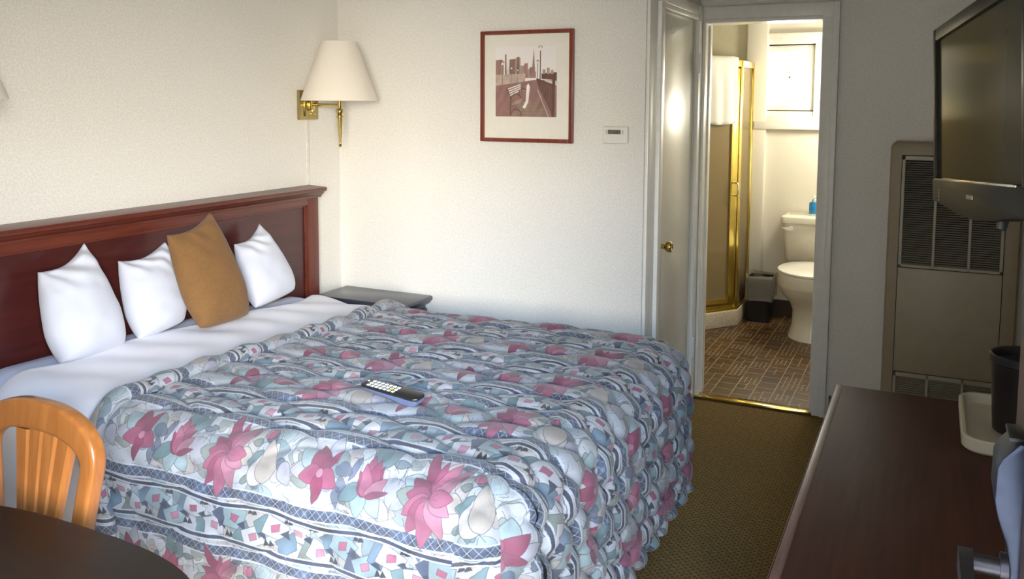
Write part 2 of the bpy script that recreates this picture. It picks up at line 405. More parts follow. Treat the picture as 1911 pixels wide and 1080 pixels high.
TU, TV = .62, .345
def cloth_print():
    R = Raster(TU, TV, .0007, (.55, .58, .63), True); rg = random.Random(21)
    NAVY, NAVY2, INK, TEAL, TEAL2, SAGE, PEACH, LAV, WHT = (.020, .034, .085), (.055, .085, .165), (.006, .008, .02), (.12, .22, .24), (.31, .43, .45), (.24, .29, .25), (.50, .44, .38), (.43, .43, .50), (.64, .65, .69)
    PK = [(.33, .055, .135), (.42, .10, .19), (.24, .028, .085), (.50, .19, .28)]
    # washes of leaves over the whole ground
    for _ in range(95):
        x, y = rg.uniform(0, TU), rg.uniform(0, TV)
        c = rg.choice([TEAL2, TEAL2, PEACH, PEACH, LAV, WHT, WHT, SAGE, TEAL])
        R.shape(petal(x, y, rg.uniform(0, 6.28), rg.uniform(.04, .085), rg.uniform(.014, .03)), c, alpha=.7, la=.55, var=.25)
    for _ in range(30):
        x, y = rg.uniform(0, TU), rg.uniform(-.09, .09)
        R.shape(petal(x, y, rg.uniform(0, 6.28), rg.uniform(.03, .055), rg.uniform(.008, .014)), rg.choice([NAVY2, (.10, .17, .20), (.13, .19, .17), NAVY]), alpha=.8, var=.35)
    for _ in range(120):
        x, y = rg.uniform(0, TU), rg.uniform(0, TV); a = rg.uniform(0, 3); L = rg.uniform(.015, .045); b = rg.uniform(-1, 1)
        R.line([(x + L*t*math.cos(a+b*t), y + L*t*math.sin(a+b*t)) for t in np.linspace(0, 1, 8)], .0016, (.04, .05, .07), alpha=.8)
    for _ in range(46):
        x, y = rg.uniform(0, TU), rg.uniform(-.09, .09); a = rg.uniform(0, 3); k = rg.uniform(.005, .010)
        R.line(rect(x, y, a, k, k), .0010, (.10, .13, .17), True, .6); R.line(rect(x, y, a, k*.45, k*.45), .0009, (.10, .13, .17), True, .5)
    # geometric patch band around v = TV/2
    vb = TV/2; n = 9
    for i in range(n):
        x = (i+.5)*TU/n; o = (-1)**i*.017
        R.shape(rect(x, vb+o, rg.uniform(-.5, .5), .034, .028, .006), rg.choice([WHT, WHT, TEAL2, LAV]), alpha=.95)
        R.shape(rect(x, vb+o, rg.uniform(-.3, .3), .012, .010, .002), rg.choice([PK[3], PK[1], (.55, .25, .33)]), la=.6)
        xx = x + TU/n/2; R.shape(rect(xx, vb-o*1.2, rg.uniform(.2, 1.2), .030, .024, .005), rg.choice([NAVY2, TEAL, (.15, .24, .33), SAGE]), var=.3)
        tx, ty = xx + rg.uniform(-.01, .01), vb + o*2.0
        for q in range(2):
            R.fill([(tx+q*.014, ty), (tx+.018+q*.014, ty+.004), (tx+.008+q*.014, ty+.02)], INK)
        R.fill([(xx-.02, vb+o*.3), (xx+.004, vb+o*.3+.012), (xx+.010, vb+o*.3-.012)], NAVY, var=.3)
    # lattice stripes
    for vs in (vb-.078, vb-.048, vb+.052, vb+.080):
        main = abs(vs-vb) > .06; hw = .0125 if main else .0042
        wob = lambda x, vs=vs: vs + .004*math.sin(2*PI*x/TU*2+vs*40)
        xs = np.linspace(-.001, TU+.001, 80)
        R.fill([(x, wob(x)-hw) for x in xs] + [(x, wob(x)+hw) for x in xs[::-1]], NAVY2 if main else NAVY, var=.45)
        if main:
            m = 26
            for i in range(m):
                x = (i+.5)*TU/m; y = wob(x)
                if i % 3 != 1: R.fill([(x-.0085, y), (x, y+.009), (x+.0085, y), (x, y-.009)], INK if i % 6 == 0 else (NAVY if i % 2 else (.12, .18, .30)), var=.3)
                R.line([(x-.012, wob(x-.012)-hw), (x+.012, wob(x+.012)+hw)], .0012, (.62, .68, .78), alpha=.75)
                R.line([(x-.012, wob(x-.012)+hw), (x+.012, wob(x+.012)-hw)], .0012, (.62, .68, .78), alpha=.75)
        for sg in (-1, 1): R.line([(x, wob(x)+sg*(hw+.0025)) for x in xs], .0035, (.72, .75, .80), alpha=.85)
    # leaves behind the flowers
    for (x, y) in ((.08, 0), (.225, .01), (.395, 0), (.55, .02)):
        for _ in range(5):
            a = rg.uniform(0, 6.28); R.shape(petal(x+.03*math.cos(a), y+.03*math.sin(a), a+rg.uniform(-.6, .6), .062, .020), rg.choice([TEAL, TEAL2, SAGE, PEACH, LAV]), alpha=.9, var=.3)
    R.shape(petal(.50, -.06, 1.2, .11, .030), (.64, .60, .58), alpha=.9); R.shape(petal(.54, -.05, 1.8, .10, .028), PEACH, alpha=.9)
    # flower with five petals
    cx, cy = .08, .0
    for a, L, w in ((120, .072, .022), (62, .066, .013), (195, .062, .020), (338, .058, .021), (268, .072, .016)):
        R.shape(petal(cx, cy, math.radians(a), L, w), PK[(a//7) % 3], lc=(.16, .02, .07), var=.25)
        R.line([(cx, cy), (cx+L*.6*math.cos(math.radians(a+6)), cy+L*.6*math.sin(math.radians(a+6)))], .0010, (.22, .03, .10), alpha=.6)
    R.shape(oval(cx, cy, 0, .010, .010), PK[3], lc=(.16, .02, .07))
    # tulip-like bloom
    cx, cy = .225, -.028
    for a, L, w, ci in ((128, .062, .015, 2), (70, .070, .014, 2), (100, .085, .017, 1), (84, .078, .017, 0), (112, .070, .016, 1), (48, .062, .017, 3), (20, .060, .008, 2)):
        R.shape(petal(cx, cy, math.radians(a), L, w), PK[ci], lc=(.16, .02, .07), var=.25)
    # large double bloom
    cx, cy = .395, .0
    for a, L, w, ci in ((112, .115, .015, 2), (85, .078, .013, 0), (60, .088, .018, 1), (45, .10, .012, 3), (150, .07, .016, 2), (180, .062, .018, 0), (215, .080, .020, 1), (240, .098, .022, 0), (268, .112, .024, 1), (300, .095, .021, 3), (335, .066, .018, 3), (8, .058, .017, 1)):
        R.shape(petal(cx, cy, math.radians(a), L, w), PK[ci], lc=(.16, .02, .07), var=.3)
    for a in range(0, 360, 36): R.line([(cx, cy), (cx+.022*math.cos(math.radians(a)), cy+.022*math.sin(math.radians(a)))], .0010, (.16, .02, .07))
    R.shape(petal(.50, .045, 2.0, .03, .009), PK[3], lc=(.16, .02, .07)); R.shape(petal(.50, .045, 1.3, .03, .009), PK[1], lc=(.16, .02, .07))
    return R.a

def pier_print():
    W, H = .310, .325; R = Raster(W, H, .0009, (.84, .79, .755))
    def q(px, py): return ((px-928)/114*W, (217-py)/129*H)
    def P(*pts): return [q(*p) for p in pts]
    B1, B2, B3, MID, LT = (.14, .07, .055), (.25, .15, .12), (.42, .31, .26), (.34, .20, .165), (.80, .74, .69)
    R.fill(P((928, 160), (1000, 150), (1042, 150), (1042, 218), (928, 218)), (.30, .165, .14), var=.12)
    for y in range(150, 218, 5): R.line(P((928, y+6), (1000, y+1)), .0009, (.20, .10, .085), alpha=.5)
    R.fill(P((975, 190), (1012, 190), (1028, 218), (960, 218)), (.30, .20, .15))
    for y in (195, 201, 207, 213): R.line(P((965, y), (1024, y)), .0012, (.16, .09, .07), alpha=.6)
    # skyline
    for (x0, x1, top, c) in ((928, 941, 113, MID), (939, 945, 116, B3), (944, 966, 118, LT), (946, 948.5, 103, B2), (954, 966, 112, B2), (965, 975, 110, B3), (968, 973, 108, B2), (973, 983, 124, B3), (982, 989, 120, MID), (989, 994, 130, B3), (992, 1002, 127, MID), (1000, 1004, 135, B3)):
        R.fill(P((x0, 146), (x0, top), (x1, top-1), (x1, 146)), c)
    R.fill(P((995, 146), (1000, 92), (1002.5, 146)), MID)
    R.fill(P((928, 140), (984, 138), (984, 152), (928, 160)), (.52, .41, .33)); R.line(P((928, 149), (985, 147)), .002, B3)
    for x in range(930, 984, 5): R.line(P((x, 142), (x, 157)), .0010, B3)
    R.fill(P((1014, 138), (1042, 136), (1042, 150), (1014, 148)), B1); R.fill(P((1020, 150), (1042, 152), (1042, 160), (1020, 152)), (.66, .58, .52))
    for x, y in ((1016, 131), (1024, 128), (1031, 132)): R.fill(P((x, 139), (x, y), (x+5, y), (x+5, 139)), B3)
    # railing and posts
    R.fill(P((1004, 147), (1010, 148), (1039, 160), (1036, 218), (1026, 196), (1010, 165)), (.15, .075, .06))
    for k in range(9): R.line(P((1011+k*3, 152+k*1.2), (1012+k*2.9, 165+k*6)), .0012, (.32, .20, .16), alpha=.8)
    R.fill(P((1034, 146), (1039, 146), (1038, 218), (1033, 218)), B1)
    R.line(P((1007, 168), (1028, 218)), .004, (.62, .52, .44))
    # lamp posts
    for x, y0, y1, w in ((1012, 97, 160, .0048), (1007, 120, 150, .003), (941, 122, 157, .0036), (958, 130, 155, .0025), (970, 133, 153, .002)):
        R.line(P((x, y0), (x-.5, y1)), w, B1 if x > 1000 else B2, alpha=1)
        R.fill(P((x-w*700, y0), (x-w*500, y0-6*w/.0048), (x, y0-9*w/.0048), (x+w*500, y0-6*w/.0048), (x+w*700, y0)), LT)
        R.line(P((x-w*700, y0-6*w/.0048), (x, y0-10*w/.0048), (x+w*700, y0-6*w/.0048)), .0032, B1, alpha=1)
    # bench
    for k in range(4):
        R.line(P((952+k*.8, 166+k*4.2), (975, 158+k*3.6)), .0050, (.82, .76, .70), alpha=1)
    R.line(P((950, 165), (957, 185), (956, 213)), .0045, B1, alpha=1)
    R.line([q(967+10*math.cos(t), 187+12*math.sin(t)) for t in np.linspace(2.9, 6.6, 16)], .0045, B1, alpha=1)
    R.line([q(980+8*math.cos(t), 176+11*math.sin(t)) for t in np.linspace(3.2, 6.6, 16)], .004, B1, alpha=1)
    R.line([q(967+10*math.cos(t), 216+13*math.sin(t)) for t in np.linspace(3.3, 6.2, 16)], .0045, B1, alpha=1)
    R.fill(P((958, 193), (978, 183), (976, 196), (960, 197)), (.40, .28, .23)); R.line(P((960, 197), (977, 193)), .003, B1)
    R.fill(P((979, 200), (985, 188), (987, 160), (990, 156), (993, 162), (990, 190), (984, 202)), (.84, .79, .75))
    return R.a

# ------------------------------------------------------------------ the setting
XL, XR, D1, XC, D2, D3, H = -2.78, .42, 3.661, -1.137, 4.615, 6.70, 2.46
YF = .40
T = .12
struct('floor', MB().box(XL-T, XR+T, .20, D2+.02, -.1, 0), m_carpet, 'olive brown patterned carpet of the bedroom', 'floor')
struct('floor_bathroom', MB().box(-2.3, .05, D2+.02, D3+.3, -.1, .012), m_tile, 'brown mosaic tiled bathroom floor', 'floor')
struct('ceiling', MB().box(XL-T, XR+T, .20, D3+.4, H, H+.1), m_ceiling, 'plain white ceiling above the bedroom', 'ceiling')
struct('wall_left', MB().box(XL-T, XL, .20, D1+T, 0, H), m_wall_y, 'cream leaf-print wall behind the headboard', 'wall')
struct('wall_back', MB().box(XL, XC, D1, D1+T, 0, H), m_wall_x, 'cream leaf-print wall with the framed picture', 'wall')
dz1 = 2.037
w = MB(); w.box(XC-T, XC, D1+T, 3.845, 0, H).box(XC-T, XC, 4.515, D2+T, 0, H).box(XC-T, XC, 3.845, 4.515, dz1+.012, H)
struct('wall_alcove', w, m_wall_y, 'cream wall beside the closet door', 'wall')
OX1, OX2 = -1.105, -.518
w = MB(); w.box(XC, OX1, D2, D2+T, 0, H).box(-2.3, XC-T, D2, D2+T, 0, H).box(OX2, XR+T, D2, D2+T, 0, H).box(OX1, OX2, D2, D2+T, 2.03, H)
struct('wall_bathroom', w, m_wall_x, 'leaf-print wall around the bathroom doorway', 'wall')
struct('wall_right', MB().box(XR, XR+T, .20, D2+T, 0, H), m_wall_y, 'leaf-print wall behind the dresser and television', 'wall')
w = MB(); w.box(XL-T, -.82, .22, YF, 0, H).box(.15, XR+T, .22, YF, 0, H).box(-.82, .15, .22, YF, 2.00, H)
struct('wall_front', w, m_wall_x, 'front wall with the entry doorway', 'wall')
struct('ground', MB().box(-9, 9, -14, .20, -.12, -.02), m_ground, 'paved ground outside the entry', 'ground')
# bathroom shell
WX0, WX1, WZ0, WZ1 = -1.155, -.80, 1.555, 2.035
w = MB(); w.box(-1.157, WX0, D3, D3+.2, 0, H).box(WX1, .05, D3, D3+.2, 0, H).box(WX0, WX1, D3, D3+.2, 0, WZ0).box(WX0, WX1, D3, D3+.2, WZ1, H)
struct('wall_bathroom_window', w, m_bathwall, 'cream bathroom wall below the window', 'wall')
struct('wall_bathroom_column', MB().box(-1.283, -1.130, D3-.06, D3+.2, 0, H, .012), m_bathwall, 'narrow cream wall column beside the shower', 'wall', True)
struct('wall_shower', MB().box(-2.3, -1.283, D3-.005, D3+.2, 0, H), m_bathyellow, 'yellow cream wall above the shower', 'wall')
struct('wall_bathroom_left', MB().box(-2.3, -2.2, D2+T, D3, 0, H), m_bathyellow, 'bathroom side wall behind the shower', 'wall')
struct('wall_bathroom_right', MB().box(-.05, .05, D2+T, D3, 0, H), m_bathwall, 'bathroom side wall beside the toilet', 'wall')
w = MB(); w.box(-1.13, -.05, D3-.012, D3, .012, .125).box(-1.13, -1.12, D3-.07, D3, .012, .125)
struct('baseboard_bathroom', w, m_base, 'dark baseboard under the bathroom window', 'baseboard')
struct('baseboard_right', MB().box(-.425, -.19, D2-.012, D2, 0, .115, .003), m_base, 'dark vinyl baseboard beside the bathroom doorway', 'baseboard')
struct('baseboard_back', MB().box(XL, XC, D1-.012, D1, 0, .10, .003), m_base, 'dark vinyl baseboard under the picture wall', 'baseboard')

# door casings
def casing_strip(mb, x0, x1, y, z0, z1, out, ax='y'):
    mb.box(*((x0, x1, y-out, y, z0, z1) if ax == 'y' else (y, y+out, x0, x1, z0, z1)), .004)
c = MB()
casing_strip(c, XC+.001, OX1, D2, 0, 2.112, .018); casing_strip(c, OX1-.012, OX1+.004, D2, 0, 2.035, .026)
casing_strip(c, OX2, -.439, D2, 0, 2.112, .018); casing_strip(c, -.470, -.439, D2, 0, 2.112, .028)
casing_strip(c, XC+.001, -.439, D2, 2.035, 2.112, .020); casing_strip(c, OX1, OX2, D2, 2.026, 2.046, .026)
c.box(OX1, OX1+.004, D2, D2+T+.01, 0, 2.03).box(OX2-.004, OX2, D2, D2+T+.01, 0, 2.03).box(OX1, OX2, D2, D2+T+.01, 2.026, 2.03)
c.box(OX1, OX1+.012, D2+.05, D2+.085, 0, 2.02, .002).box(OX2-.010, OX2, D2+.05, D2+.085, 0, 2.02, .002)
struct('trim_1', c, m_paint, 'white painted casing around the bathroom doorway', 'trim', True)
c = MB()
casing_strip(c, 3.668, 3.79, XC, 0, 2.112, .016, 'x'); casing_strip(c, 3.782, 3.842, XC, 0, 2.06, .034, 'x')
casing_strip(c, 4.518, 4.594, XC, 0, 2.112, .020, 'x'); casing_strip(c, 3.668, 4.594, XC, 2.062, 2.112, .018, 'x')
c.box(XC-.03, XC+.016, 3.842, 4.518, 2.038, 2.064, .003)
struct('trim_2', c, m_paint, 'white painted casing around the closet door', 'trim', True)
c = MB(); c.box(OX1-.03, OX2+.012, D2-.028, D2+.035, 0, .018, .006)
tr3 = struct('trim_3', c, m_brass, 'polished brass threshold strip of the bathroom doorway', 'threshold', True)
for x in (-1.09, -.86, -.575):
    MB().lathe([(.006, 0), (.006, .002), (0, .0024)], (x, D2+.002, .0175), 12).build('screw', m_antique, tr3, True, label='dark screw head')

# closet door
d1 = struct('door_1', MB().box(XC-.040, XC-.004, 3.848, 4.512, .012, dz1-.004, .003), m_doorpaint, 'closed cream closet door with brass knob', 'door', True)
kx, ky, kz = XC-.004, 3.925, .938
MB().lathe([(.030, 0), (.030, .004), (.022, .009), (.012, .011), (.011, .030), (.014, .034), (.024, .042), (.027, .054), (.025, .062), (.016, .066), (.012, .063), (0, .063)], (kx, ky, kz), 28, 'X').build('door_knob', m_brass, d1, True, label='polished brass knob')
MB().box(kx, kx+.006, ky-.014, ky+.014, kz+.010, kz+.050, .006, 3).build('knob_plate', m_brass, d1, True, label='brass latch plate')
for z in (1.815, .30):
    hb = MB(); hb.box(XC+.018, XC+.024, 4.508, 4.548, z-.05, z+.05, .002); hb.tube([(XC+.025, 4.516, z-.052), (XC+.025, 4.516, z+.052)], .006, 10)
    hb.build('hinge', m_paint, d1, True)

# bathroom window
wn = thing('window_1', 'bright white-framed bathroom window above the toilet', 'window', (-.98, D3, 1.41)); wn['kind'] = 'structure'
MB().box(-1.215, -.70, D3-.075, D3+.01, 1.415, 1.475, .008).box(-1.20, -.71, D3-.05, D3, 1.475, 1.515, .004).build('window_sill', m_paint, wn, True)
f = MB()
f.box(-1.205, -1.155, D3-.022, D3+.01, 1.50, 2.09, .004).box(-.80, -.72, D3-.022, D3+.01, 1.50, 2.09, .004)
f.box(-1.21, -.715, D3-.026, D3+.01, 2.045, 2.105, .004).box(-1.215, -.71, D3-.04, D3, 2.100, 2.122, .003)
f.box(-1.157, -1.150, D3, D3+.15, WZ0, WZ1).box(-.803, -.797, D3, D3+.15, WZ0, WZ1).box(WX0, WX1, D3, D3+.15, WZ0-.006, WZ0).box(WX0, WX1, D3, D3+.15, WZ1, WZ1+.006)
f.build('window_frame', m_paint, wn, True)
s = MB(); y0, y1 = D3+.02, D3+.05
s.box(-1.150, -1.105, y0, y1, 1.555, 2.035, .002).box(-.855, -.803, y0, y1, 1.555, 2.035, .002).box(-1.11, -.85, y0, y1, 1.555, 1.605, .002).box(-1.11, -.85, y0, y1, 1.985, 2.035, .002)
s.box(-.989, -.974, y0+.004, y1-.004, 1.60, 1.99, .002).box(-1.11, -.85, y0+.004, y1-.004, 1.792, 1.807, .002)
sash = s.build('window_sash', m_paint, wn, True)
MB().box(-1.107, -.853, y0+.013, y0+.016, 1.602, 1.988).build('pane', m_pane, sash)
for z in (1.64, 1.935): MB().box(-1.152, -1.144, D3+.012, D3+.02, z-.014, z+.014, .002).build('hinge', m_antique, wn, True)

# entry door
d2 = struct('door_2', MB().prism([(.126, .425), (.171, .425), (.163, 1.33), (.118, 1.33)], .012, 2.04, 'Z', .002), m_entry, 'open entry door seen edge-on at the right', 'door', True)
LZ = -.026
prof = [(.123, 1.222), (.112, 1.222), (.094, 1.200), (.089, 1.188), (.088, 1.145), (.092, 1.125), (.103, 1.092), (.109, 1.060), (.111, .93), (.123, .93)]
lk = MB(); lk.prism([(p[0], p[1]+LZ) for p in prof], 1.195, 1.275, 'Y', .004)
lock = lk.build('lock_case', m_metal, d2, True, label='brushed steel electronic lock case')
MB().box(.100, .1195, 1.205, 1.262, 1.219+LZ, 1.226+LZ, .003).build('card_slot', m_dark, lock, True)
lv = MB(); lv.tube([(.114, 1.225, 1.022), (.100, 1.225, 1.022)], .019, 20); lv.build('lever_rose', m_lever, d2, True)
lv = MB(); lv.tube([(.108, 1.225, 1.020), (.064, 1.225, 1.020)], .0125, 18)
rings = []
for y, hx, hz in ((1.242, .008, .010), (1.236, .011, .014), (1.20, .010, .015), (1.15, .009, .014), (1.105, .008, .013), (1.10, .005, .009)):
    rings.append([(.061 + hx*.8*(1 if k in (0, 3) else -1), y, 1.020 + hz*(1 if k < 2 else -1)) for k in range(4)])
lv.loft(rings); lv.build('door_handle', m_lever, d2, True, label='satin metal lever handle')

# ------------------------------------------------------------------ headboard
hb = thing('headboard', 'dark cherry panelled headboard fixed to the left wall', 'headboard', (-2.775, 2.47, .25))
HY0, HY1 = 1.52, 3.392
MB().box(XL+.004, -2.728, HY0+.06, HY1-.06, .27, 1.13).build('panel', m_panel, hb)
for ya, yb in ((HY0, HY0+.078), (HY1-.078, HY1)): MB().box(XL+.004, -2.708, ya, yb, .25, 1.142, .003).build('stile', m_cherry_v, hb, True)
MB().box(XL+.004, -2.708, HY0+.078, HY1-.078, 1.108, 1.142, .002).build('top_rail', m_cherry, hb, True)
b = MB(); b.box(-2.728, -2.718, HY0+.078, HY1-.078, 1.098, 1.110, .003); b.box(-2.728, -2.718, HY1-.088, HY1-.078, .3, 1.108, .003); b.box(-2.728, -2.718, HY0+.078, HY0+.088, .3, 1.108, .003)
b.build('bead', m_cherry, hb, True)
cp = MB(); pr = [(XL+.004, 1.140), (-2.700, 1.140), (-2.698, 1.150), (-2.688, 1.156), (-2.680, 1.168), (-2.668, 1.172), (-2.664, 1.182), (-2.668, 1.190), (XL+.004, 1.196)]
cp.prism(pr, HY0-.015, HY1+.015, 'Y', .0015); cp.build('cap_moulding', m_cherry, hb, True)

# ------------------------------------------------------------------ bed, sheets, comforter
XE, YN, YFAR, RAD = -.925, 1.755, 3.12, .135     # edges where the top starts to round over
def ztop(x, y): return .720 - .018*(y-2.45) - .006*np.cos(x*3) + .034*sstep(-2.25, -2.62, x)*(1-.6*sstep(2.5, 3.1, y))
def prof_at(d, r, flare):
    """offset outwards and drop for a length d over the rounded edge, with the outward normal (n_out, n_up)"""
    d = np.asarray(d, float); q = r*PI/2; a = np.clip(d, 0, q)/r; e = np.clip(d-q, 0, None)
    return r*np.sin(a) + flare*e*np.exp(-e*1.5), r*(1-np.cos(a)) + e, np.sin(a), np.cos(a)
def cross_section(t, inset, lift):
    """t: cloth length across the bed (world Y on the flat); returns y, z-offset, normal y, normal z"""
    t = np.asarray(t, float); r = RAD-inset
    dn, df = np.clip(YN-t, 0, None), np.clip(t-YFAR, 0, None)
    o1, h1, s1, c1 = prof_at(dn, r, .04); o2, h2, s2, c2 = prof_at(df, r, .02)
    y = np.clip(t, YN, YFAR) - o1 + o2; dz = -(h1+h2); ny = -s1 + s2; nz = c1*c2
    return y, dz+lift, ny, nz
def grid_faces(n, m, off=0):
    i, j = np.meshgrid(np.arange(n-1), np.arange(m-1), indexing='ij'); a = off + i*m + j
    return np.stack([a, a+m, a+m+1, a+1], -1).reshape(-1, 4)

bed = thing('bed', 'queen bed mattress and base under the floral comforter', 'bed', (-1.75, 2.45, 0))
b = MB(); b.box(-2.69, -.86, 1.69, 3.19, .16, .42, .02, 3); b.build('box_spring', m_box, bed, True)
for (x, y) in ((-2.6, 1.78), (-2.6, 3.1), (-.95, 1.78), (-.95, 3.1)): MB().tube([(x, y, 0), (x, y, .17)], .025, 12).build('leg', m_dark, bed, True)
ts = np.concatenate([np.linspace(YN-.42, YN, 26), np.linspace(YN, YFAR, 40)[1:], np.linspace(YFAR, YFAR+.42, 26)[1:]])
xs = np.array([-2.70, -2.695, -2.68, -2.62, -2.5, -2.3, -2.0, -1.5, -1.1, -.98, -.92, -.89, -.875])
yv, dz, ny, nz = cross_section(ts, .030, -.024)
vs = []
for x in xs:
    e = 0.03 if x in (-2.70, -.875) else (.012 if x in (-2.695, -.89) else 0)
    for k in range(len(ts)): vs.append((x, yv[k]-ny[k]*e, float(ztop(x, np.clip(ts[k], YN, YFAR)))+dz[k]-nz[k]*e))
F = grid_faces(len(xs), len(ts)).tolist(); m_ = len(ts)
F.append(list(range(m_))); F.append([(len(xs)-1)*m_ + k for k in range(m_)][::-1])
mt = pydata('mattress', vs, F, m_under, bed); mt['label'] = 'blue-white fitted sheet over the mattress'

# top sheet folded back below the pillows
ts = np.concatenate([np.linspace(YN-.50, YN, 40), np.linspace(YN, YFAR, 90)[1:], np.linspace(YFAR, YFAR+.30, 24)[1:]])
def xfold(t): return -2.150 + .012*np.sin(t*5.1+.4) + .10*sstep(0, .45, YN-t-.02) + .07*sstep(.0, .25, t-YFAR)
def xsheet(t): return -2.545 + .022*np.sin(t*4.2+1.0) + .010*np.sin(t*11) - .05*sstep(.0, .2, YN+.12-t) - .035*sstep(2.85, 3.2, t)
yv, dz, ny, nz = cross_section(ts, .018, -.010)
n_ = 46; vs = []
for i in range(n_):
    q = i/(n_-1)
    for k, t in enumerate(ts):
        x = xsheet(t)*(1-q) + (xfold(t)+.05)*q
        wv = .004*noise.noise((x*5, t*9, 1.3)) + .0035*math.sin(t*30 + 3*math.sin(x*9)) * (1 if q > .05 else .3) + .003*math.sin(x*22+t*4)
        lift = wv + (.006 if q > .02 else -.004)
        vs.append((x, yv[k]+ny[k]*lift, float(ztop(x, np.clip(t, YN, YFAR)))+dz[k]+nz[k]*lift))
ts_o = pydata('top_sheet', vs, grid_faces(n_, len(ts)), m_sheet)
sm = ts_o.modifiers.new('thickness', 'SOLIDIFY'); sm.thickness = .004; sm.offset = 0
tag(ts_o, 'white top sheet folded back across the bed below the pillows', 'sheet')

def quilt(s, t, amp, L=.17, sp=.062, A=.024):
    s = np.where(s < XE, (s-XE)*.50, s-XE)
    s = s + .012*np.sin(t*23+1) ; t = t + .010*np.sin(s*17+2) + .006*np.sin(s*41+t*9)
    best_lo = np.full(s.shape, 9.); best_hi = np.full(s.shape, 9.); k0 = np.floor(t/sp)
    for dk in (-1, 0, 1, 2):
        k = k0+dk; ln = k*sp + np.where(k % 2 == 0, 1, -1)*A*np.sin(2*PI*s/L); d = t-ln
        best_lo = np.where(d >= 0, np.minimum(best_lo, d), best_lo); best_hi = np.where(d < 0, np.minimum(best_hi, -d), best_hi)
    best_lo = np.minimum(best_lo, .1); best_hi = np.minimum(best_hi, .1)
    wd = best_lo+best_hi
    return amp*np.sqrt(np.clip(4*best_lo*best_hi/(wd*wd+1e-9), 0, 1))**.9*np.clip(wd/.07, .3, 1.3)
KN_Y = np.array([.6, .9, 1.30, 1.64, 2.08, 2.41, 2.785, 3.117, 3.45, 3.8]); KN_P = np.array([-4.1, -3.15, -2, -1, 0, 1, 2, 3, 4, 5])
def uv_of(s, t): return np.stack([(s + 1.945 + .08)/TU, np.interp(t, KN_Y, KN_P)], -1)

cv, cf, cuv = [], [], []     # vertex arrays, face arrays, per-vertex uv arrays
off = 0
def push(P, UV):
    global off
    n, m = P.shape[:2]; cv.append(P.reshape(-1, 3)); cf.append(grid_faces(n, m, off)); cuv.append(UV.reshape(-1, 2)); off += n*m
def disp(P, Nn, s, t, amp):
    h = quilt(s, t, amp)
    big = np.array([[noise.noise((float(a)*3.2, float(b)*6.5, .7)) for a, b in zip(r1, r2)] for r1, r2 in zip(s, t)])
    return P + Nn*(h + .006*big - .004)[..., None]
HEM = .60
# top with near and far drops
ts = np.concatenate([np.linspace(YN-HEM-.02, YN, 80), np.linspace(YN, YFAR, 170)[1:], np.linspace(YFAR, YFAR+HEM, 60)[1:]])
q = np.linspace(0, 1, 160)
Tt = np.repeat(ts[None], len(q), 0); Xg = xfold(Tt)*(1-q[:, None]) + XE*q[:, None] + .035*(1-q[:, None])
yv, dz, ny, nz = cross_section(Tt, 0, 0)
P = np.stack([Xg, yv, ztop(Xg, np.clip(Tt, YN, YFAR))+dz], -1); Nn = np.stack([0*ny, ny, nz], -1)
side = sstep(0, .12, np.maximum(YN-Tt, Tt-YFAR))
P = disp(P, Nn, Xg, Tt, .0145 - .005*side); push(P, uv_of(Xg, Tt))
# foot drop
dd = np.linspace(0, HEM+.03, 84); ty = np.linspace(YN, YFAR, 170)
Dg, Tg = np.meshgrid(dd, ty, indexing='ij'); o1, h1, s1, c1 = prof_at(Dg, RAD, .05)
P = np.stack([XE+o1, Tg, ztop(XE, Tg)-h1], -1); Nn = np.stack([s1, 0*s1, c1], -1)
P = disp(P, Nn, XE+Dg, Tg, .0145 + .0115*sstep(.04, .22, Dg)); push(P, uv_of(XE+Dg, Tg))
# two rounded foot corners, each half carrying the print of its own side
for cy_, sg in ((YN, -1), (YFAR, 1)):
    for half in (0, 1):
        an = np.linspace(0, PI/4, 9) + half*PI/4; Dg, Ag = np.meshgrid(dd, an, indexing='ij'); o1, h1, s1, c1 = prof_at(Dg, RAD, .045)
        ca, sa = np.sin(Ag), np.cos(Ag)*sg
        P = np.stack([XE + o1*ca, cy_ + o1*sa, ztop(XE, cy_)-h1], -1); Nn = np.stack([s1*ca, s1*sa, c1], -1)
        if half == 0: s_, t_ = XE + o1*Ag, cy_ + sg*Dg
        else: s_, t_ = XE + Dg, cy_ + sg*o1*(PI/2-Ag)
        fade = .0 + 1*np.abs(np.sin(2*Ag-PI/2))**.5
        P = disp(P, Nn, s_, t_, (.013 + .006*sstep(.05, .2, Dg))*fade); push(P, uv_of(s_, t_))
# rolled turn-back along the head edge
ts = np.concatenate([np.linspace(YN-HEM, YN, 60), np.linspace(YN, YFAR, 150)[1:], np.linspace(YFAR, YFAR+.32, 36)[1:]])
th = np.linspace(-.35*PI, 1.30*PI, 26)
Th, Tt = np.meshgrid(th, ts, indexing='ij'); yv, dz, ny, nz = cross_section(Tt, 0, 0)
puff = np.array([.030 + .004*noise.noise((t*9, 0, 3)) + .003*math.sin(t*37) for t in ts])[None]
xc = xfold(Tt) + .026
up = .006 + puff*.75*(1+np.sin(Th)); P = np.stack([xc - 1.15*puff*np.cos(Th), yv + ny*up, ztop(xc, np.clip(Tt, YN, YFAR)) + dz + nz*up - .012], -1)
push(P, uv_of(-1.54 + Th*.035 + 0*Tt, Tt))
V = np.concatenate(cv); Fc = np.concatenate(cf); UV = np.concatenate(cuv)
V[:, 2] = np.maximum(V[:, 2], .035)
m_comf = picture_material('floral_cloth_print', cloth_print()*np.float32(.50), .75, .15, bump=True)
comf = pydata('comforter', V, Fc, m_comf, None, UV[Fc].reshape(-1, 2))
